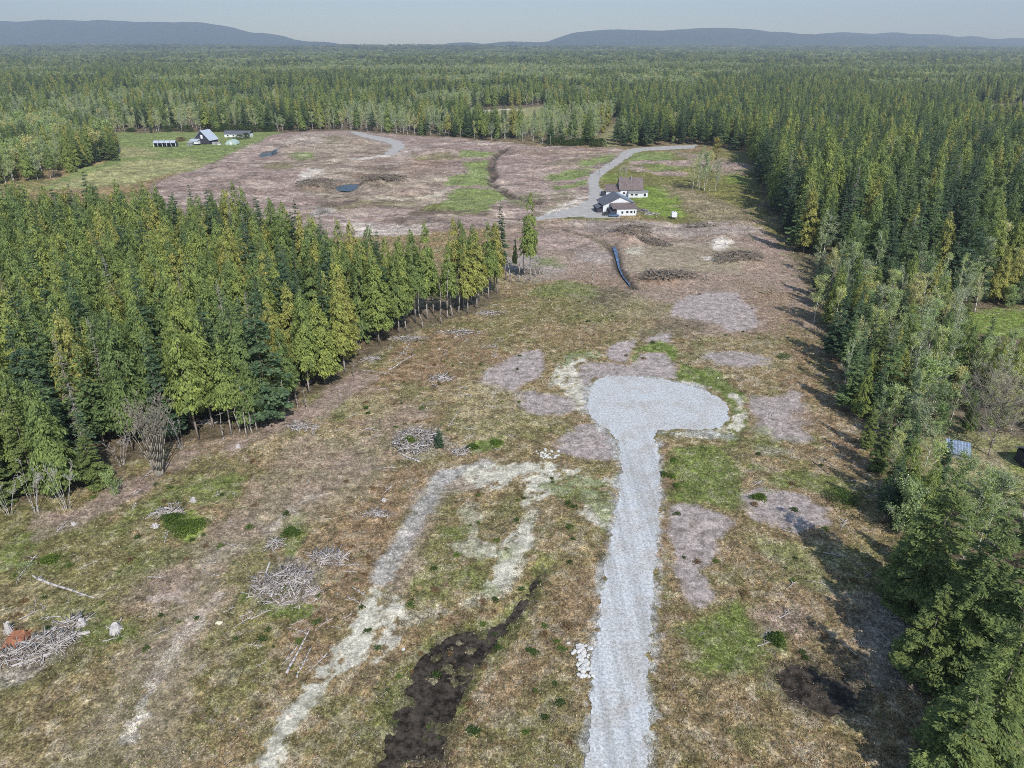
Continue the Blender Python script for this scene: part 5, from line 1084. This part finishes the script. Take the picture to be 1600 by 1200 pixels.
# back barn: steep brown roof
e = bld('farmhouse', 968, 307, 'back white house with tall steep brown roof', 'house', -.02)
MB().prism([(0, 0), (9, 0), (9, 4.6), (4.5, 8.6), (0, 3.4)], .0, 11.6, 'x').build('wall', M['white_wall'], e)
MB().prism([(-.5, 3.3), (4.5, 8.72), (4.5, 8.95), (-.5, 3.55)], -.5, 12.1, 'x').build('roof', M['roof_brown'], e); MB().prism([(4.504, 8.72), (9.4, 4.5), (9.4, 4.75), (4.504, 8.95)], -.5, 12.1, 'x').build('roof', M['roof_brown'], e)
MB().box(4.2, 11.5, -2.8, -.01, 0, 2.4).build('porch', M['white_wall'], e); MB().prism([(-3.1, 2.3), (-.02, 2.95), (-.02, 3.1), (-3.1, 2.45)], 4.0, 11.9, 'x').build('porch_roof', M['greywall'], e)
MB().box(11.62, 14.2, -2.0, 2.6, 0, 2.5).build('side_porch', M['white_wall'], e); MB().box(11.7, 14.6, -2.2, 2.8, 2.52, 2.7).build('side_porch_roof', M['greywall'], e)
for x in (6, 8.2): window(e, x, 1.5, 1.4, .9, -2.8)
window(e, 12.7, 1.3, 1.2, 1.4, -2.0); window(e, 2.2, 1.7, 1.1, 1.0, 0.0); MB().box(5.6, 6.3, 3.2, 3.9, 7.0, 9.8).build('chimney', M['greywall'], e)
e = bld('shed', 947, 307, 'low white shed with brown roof left of the back house', 'shed', .0)
MB().prism([(0, 0), (6, 0), (6, 3.4), (0, 2.4)], 0, 7.2, 'x').build('wall', M['white_wall'], e); MB().prism([(-.4, 2.45), (6.2, 4.9), (6.2, 5.1), (-.4, 2.65)], -.3, 7.4, 'x').build('roof', M['roof_brown'], e)
window(e, 2.8, 1.2, .8, .8, 0); MB().box(-2.2, -.02, .4, 4.6, 0, 1.9).build('lean_to', M['darkwall'], e)
# storage tank on the lawn
e = bld('storage_tank', 1053, 339, 'small white tank standing alone on the grass right of the barns', 'tank')
MB().prism([(-1.2, .3), (-.9, .15), (.9, .15), (1.2, .3), (1.2, 2.0), (.8, 2.45), (-.8, 2.45), (-1.2, 2.0)], -1.0, 1.0).build('tank', M['paint_white'], e); MB().box(-1.3, 1.3, -1.1, 1.1, 0, .14).build('base', M['greywall'], e); MB().box(-.3, .3, -.3, .3, 2.46, 2.65).build('lid', M['dark'], e)
# parked vehicles in front of the barn
def vehicle(px, py, rz, paint, label):
    x, y = map(float, G(px, py)); e = empty('parked_car', (x, y, .07), rz, label, 'car')
    MB().prism([(-2.3, .35), (2.3, .35), (2.35, .8), (1.5, .98), (.75, 1.05), (-2.2, 1.05), (-2.35, .8)], -.88, .88).build('body', M[paint], e)
    MB().prism([(-1.9, 1.06), (.8, 1.06), (.3, 1.55), (-1.6, 1.55)], -.76, .76).build('cabin', M['glass'], e); MB().box(-1.5, .25, -.7, .7, 1.555, 1.6).build('roof', M[paint], e)
    for a_ in (-1.45, 1.45):
        for b_ in (-.84, .84):
            k = 10; MB().prism([(a_+.34*math.cos(i*6.2832/k), .34+.34*math.sin(i*6.2832/k)) for i in range(k)], b_-.1, b_+.1).build('wheel', M['tyre'], e)
vehicle(949,336.5,.1,'paint_dark','dark car parked left of the brown roofed wing'); vehicle(959,338.5,.05,'paint_blue','blue grey car parked against the front of the wing')
# far farm on the left
e = bld('gable_house', 304, 224, 'far farmhouse with steep pale roof and black gable', 'house', -.25)
MB().prism([(0, 0), (14, 0), (14, 2.6), (7.5, 9.6), (1, 3.2), (0, 2.4)], 0, 11).build('wall', M['darkwall'], e)
MB().prism([(-.8, 2.2), (7.5, 9.75), (7.5, 10.1), (-.9, 2.55)], -.8, 11.6).build('roof', M['roof_pale'], e); MB().prism([(7.504, 9.75), (14.8, 2.2), (15, 2.55), (7.504, 10.1)], -.8, 11.6).build('roof', M['roof_pale'], e)
window(e, 7.5, 5.2, 1.6, 2.6, -.02, mt='trim'); MB().box(-1.5, 5.6, -3.6, -.03, 0, 2.3).build('porch', M['white_wall'], e); MB().prism([(-4.0, 2.35), (-.1, 3.4), (-.1, 3.6), (-4.0, 2.5)], -2, 6, 'x').build('porch_roof', M['roof_pale'], e)
e = bld('open_shed', 240, 229, 'far long open shed with pale roof and four dark bays', 'shed', .08)
MB().box(0, 17, 2.2, 5, 0, 3.0).build('wall', M['darkwall'], e)
for i in range(4): MB().prism([(-.6, 2.6), (2.5, 4.0), (5.5, 3.2), (5.5, 3.35), (2.5, 4.2), (-.6, 2.8)], i*4.25, i*4.25+3.9, 'x').build('roof', M['roof_pale'], e)
for i in range(6): MB().box(i*3.36, i*3.36+.25, -.3, -.05, 0, 2.62).build('post', M['trim'], e)
e = bld('long_house', 351, 215, 'far long low house with grey roof and white walls behind bushes', 'house', -.05)
MB().box(0, 22, 0, 8, 0, 3.0).build('wall', M['white_wall'], e); MB().prism([(-.5, 2.9), (4, 5.2), (8.5, 2.9), (8.5, 3.1), (4, 5.4), (-.5, 3.1)], -.5, 22.5, 'x').build('roof', M['roof_dark'], e)
for x in (3, 8, 14, 19): window(e, x, 1.6, 1.5, 1.1, 0)
e = bld('greenhouse', 352, 226, 'far small pale green greenhouse in front of the long house', 'greenhouse', .02)
MB().prism([(4.5+4.5*math.cos(a_), 3.4*math.sin(a_)) for a_ in np.linspace(0, math.pi, 11)], 0, 8).build('cover', M['poly'], e); MB().box(3.9, 5.1, -.08, -.01, 0, 2).build('door', M['trim'], e)
def small(px, py, wx, wy, h, label, name, catg, m='white_wall', roof='greywall', rz=0):
    e = bld(name, px, py, label, catg, rz); MB().box(0, wx, 0, wy, 0, h).build('wall', M[m], e); MB().prism([(-.3, h), (wy/2, h+.9), (wy+.3, h), (wy+.3, h+.15), (wy/2, h+1.05), (-.3, h+.15)], -.3, wx+.3, 'x').build('roof', M[roof], e); window(e, wx/2, h*.55, .9, .8, 0)
small(293,228,4,3,2.0,'far tiny grey shed left of the gable house','garden_shed','shed','greywall'); small(332,226.5,6,2.5,1.2,'far low tan lean-to right of the gable house','garden_shed','shed','trim')
small(768,202,9,3,2.8,'far pale building beyond the trees in the small glade','outbuilding','building'); small(786,204,12,4,3,'far wider pale building right in the small glade','outbuilding','building','poly')
# blue-roofed shed in the right clearing
e = bld('metal_shed', 1477, 713, 'small shed with ribbed blue grey metal roof in the right clearing', 'shed', -.45); e.scale = (.86, .86, .8)
MB().prism([(.2, 0), (4.0, 0), (4.0, 2.3), (.2, 1.1)], .2, 4.4, 'x').build('wall', M['greywall'], e); MB().prism([(-.1, 1.06), (4.3, 2.42), (4.3, 2.54), (-.1, 1.18)], -.1, 4.7, 'x').build('roof', M['shed_blue'], e); MB().box(4.41, 4.47, 2.2, 3.1, 0, 1.6).build('door', M['pole'], e)
small(1606,735,5,4,2.4,'dark shed cut by the right picture edge','tool_shed','shed','darkwall','roof_dark')
# utility poles along the far road
for px, py, h in [(936,273,9),(952,258,9),(968,284,8),(978,281,8),(917,302,7),(720,222,10),(860,230,9),(946,208,8)]:
    x, y = map(float, G(px, py)); e = empty('utility_pole', (x, y, hz(x, y)), 0, {936:'utility pole at the bend of the far road',952:'utility pole halfway up the far road',968:'left utility pole behind the back house',978:'right utility pole behind the back house',917:'short pole left of the barn yard',720:'pale pole at the far field edge below the glade',860:'pale pole before the far poplars',946:'far pole beside the forest road gap'}[px], 'utility pole')
    v, f = tubes([[0, 0, -.3]], [[0, 0, h]], .16, .1, 4); mesh_np('pole', v, f, M['pole'], e); v, f = tubes([[-.9, 0, h-.6]], [[.9, 0, h-.6]], .06, .06, 4); mesh_np('crossarm', v, f, M['pole'], e)

# ------------------------------------------------------------------ low hills on the skyline
hx = np.linspace(-15000, 15000, 300); hy = np.linspace(11000, 15800, 40); HX, HY = np.meshgrid(hx, hy); tt = (HY-11000)/4800
HZ = (120+620*np.clip(fbm(HX, HY, 5200, 5, 81)-.36, 0, 1)*1.6)*np.sin(np.clip(tt*1.25, 0, 1)*math.pi/2)-20
ii = np.arange(HX.size).reshape(HX.shape); FF = np.stack([ii[:-1, :-1], ii[:-1, 1:], ii[1:, 1:], ii[1:, :-1]], -1).reshape(-1, 4)
M['hill'] = simple('forested_hill', (.05, .075, .045), .95, .5, .01, spec=0)
tag(mesh_np('hills', np.stack([HX, HY, HZ], -1), FF, M['hill'], smooth=True), kind='structure')

# ------------------------------------------------------------------ air
if HAZE:
    o = MB().box(-16500, 16500, -900, 16500, -30, 900).build('haze', bpy.data.materials.new('haze_air')); m = o.data.materials[0]; m.use_nodes = True; t = m.node_tree
    t.nodes.remove(t.nodes['Principled BSDF']); v = t.nodes.new('ShaderNodeVolumePrincipled'); v.inputs['Color'].default_value = (.82, .88, .95, 1); v.inputs['Density'].default_value = HAZE; v.inputs['Anisotropy'].default_value = .3
    t.links.new(v.outputs[0], t.nodes['Material Output'].inputs['Volume']); tag(o, 'thin pale air that fades the far forest', 'haze', kind='stuff')
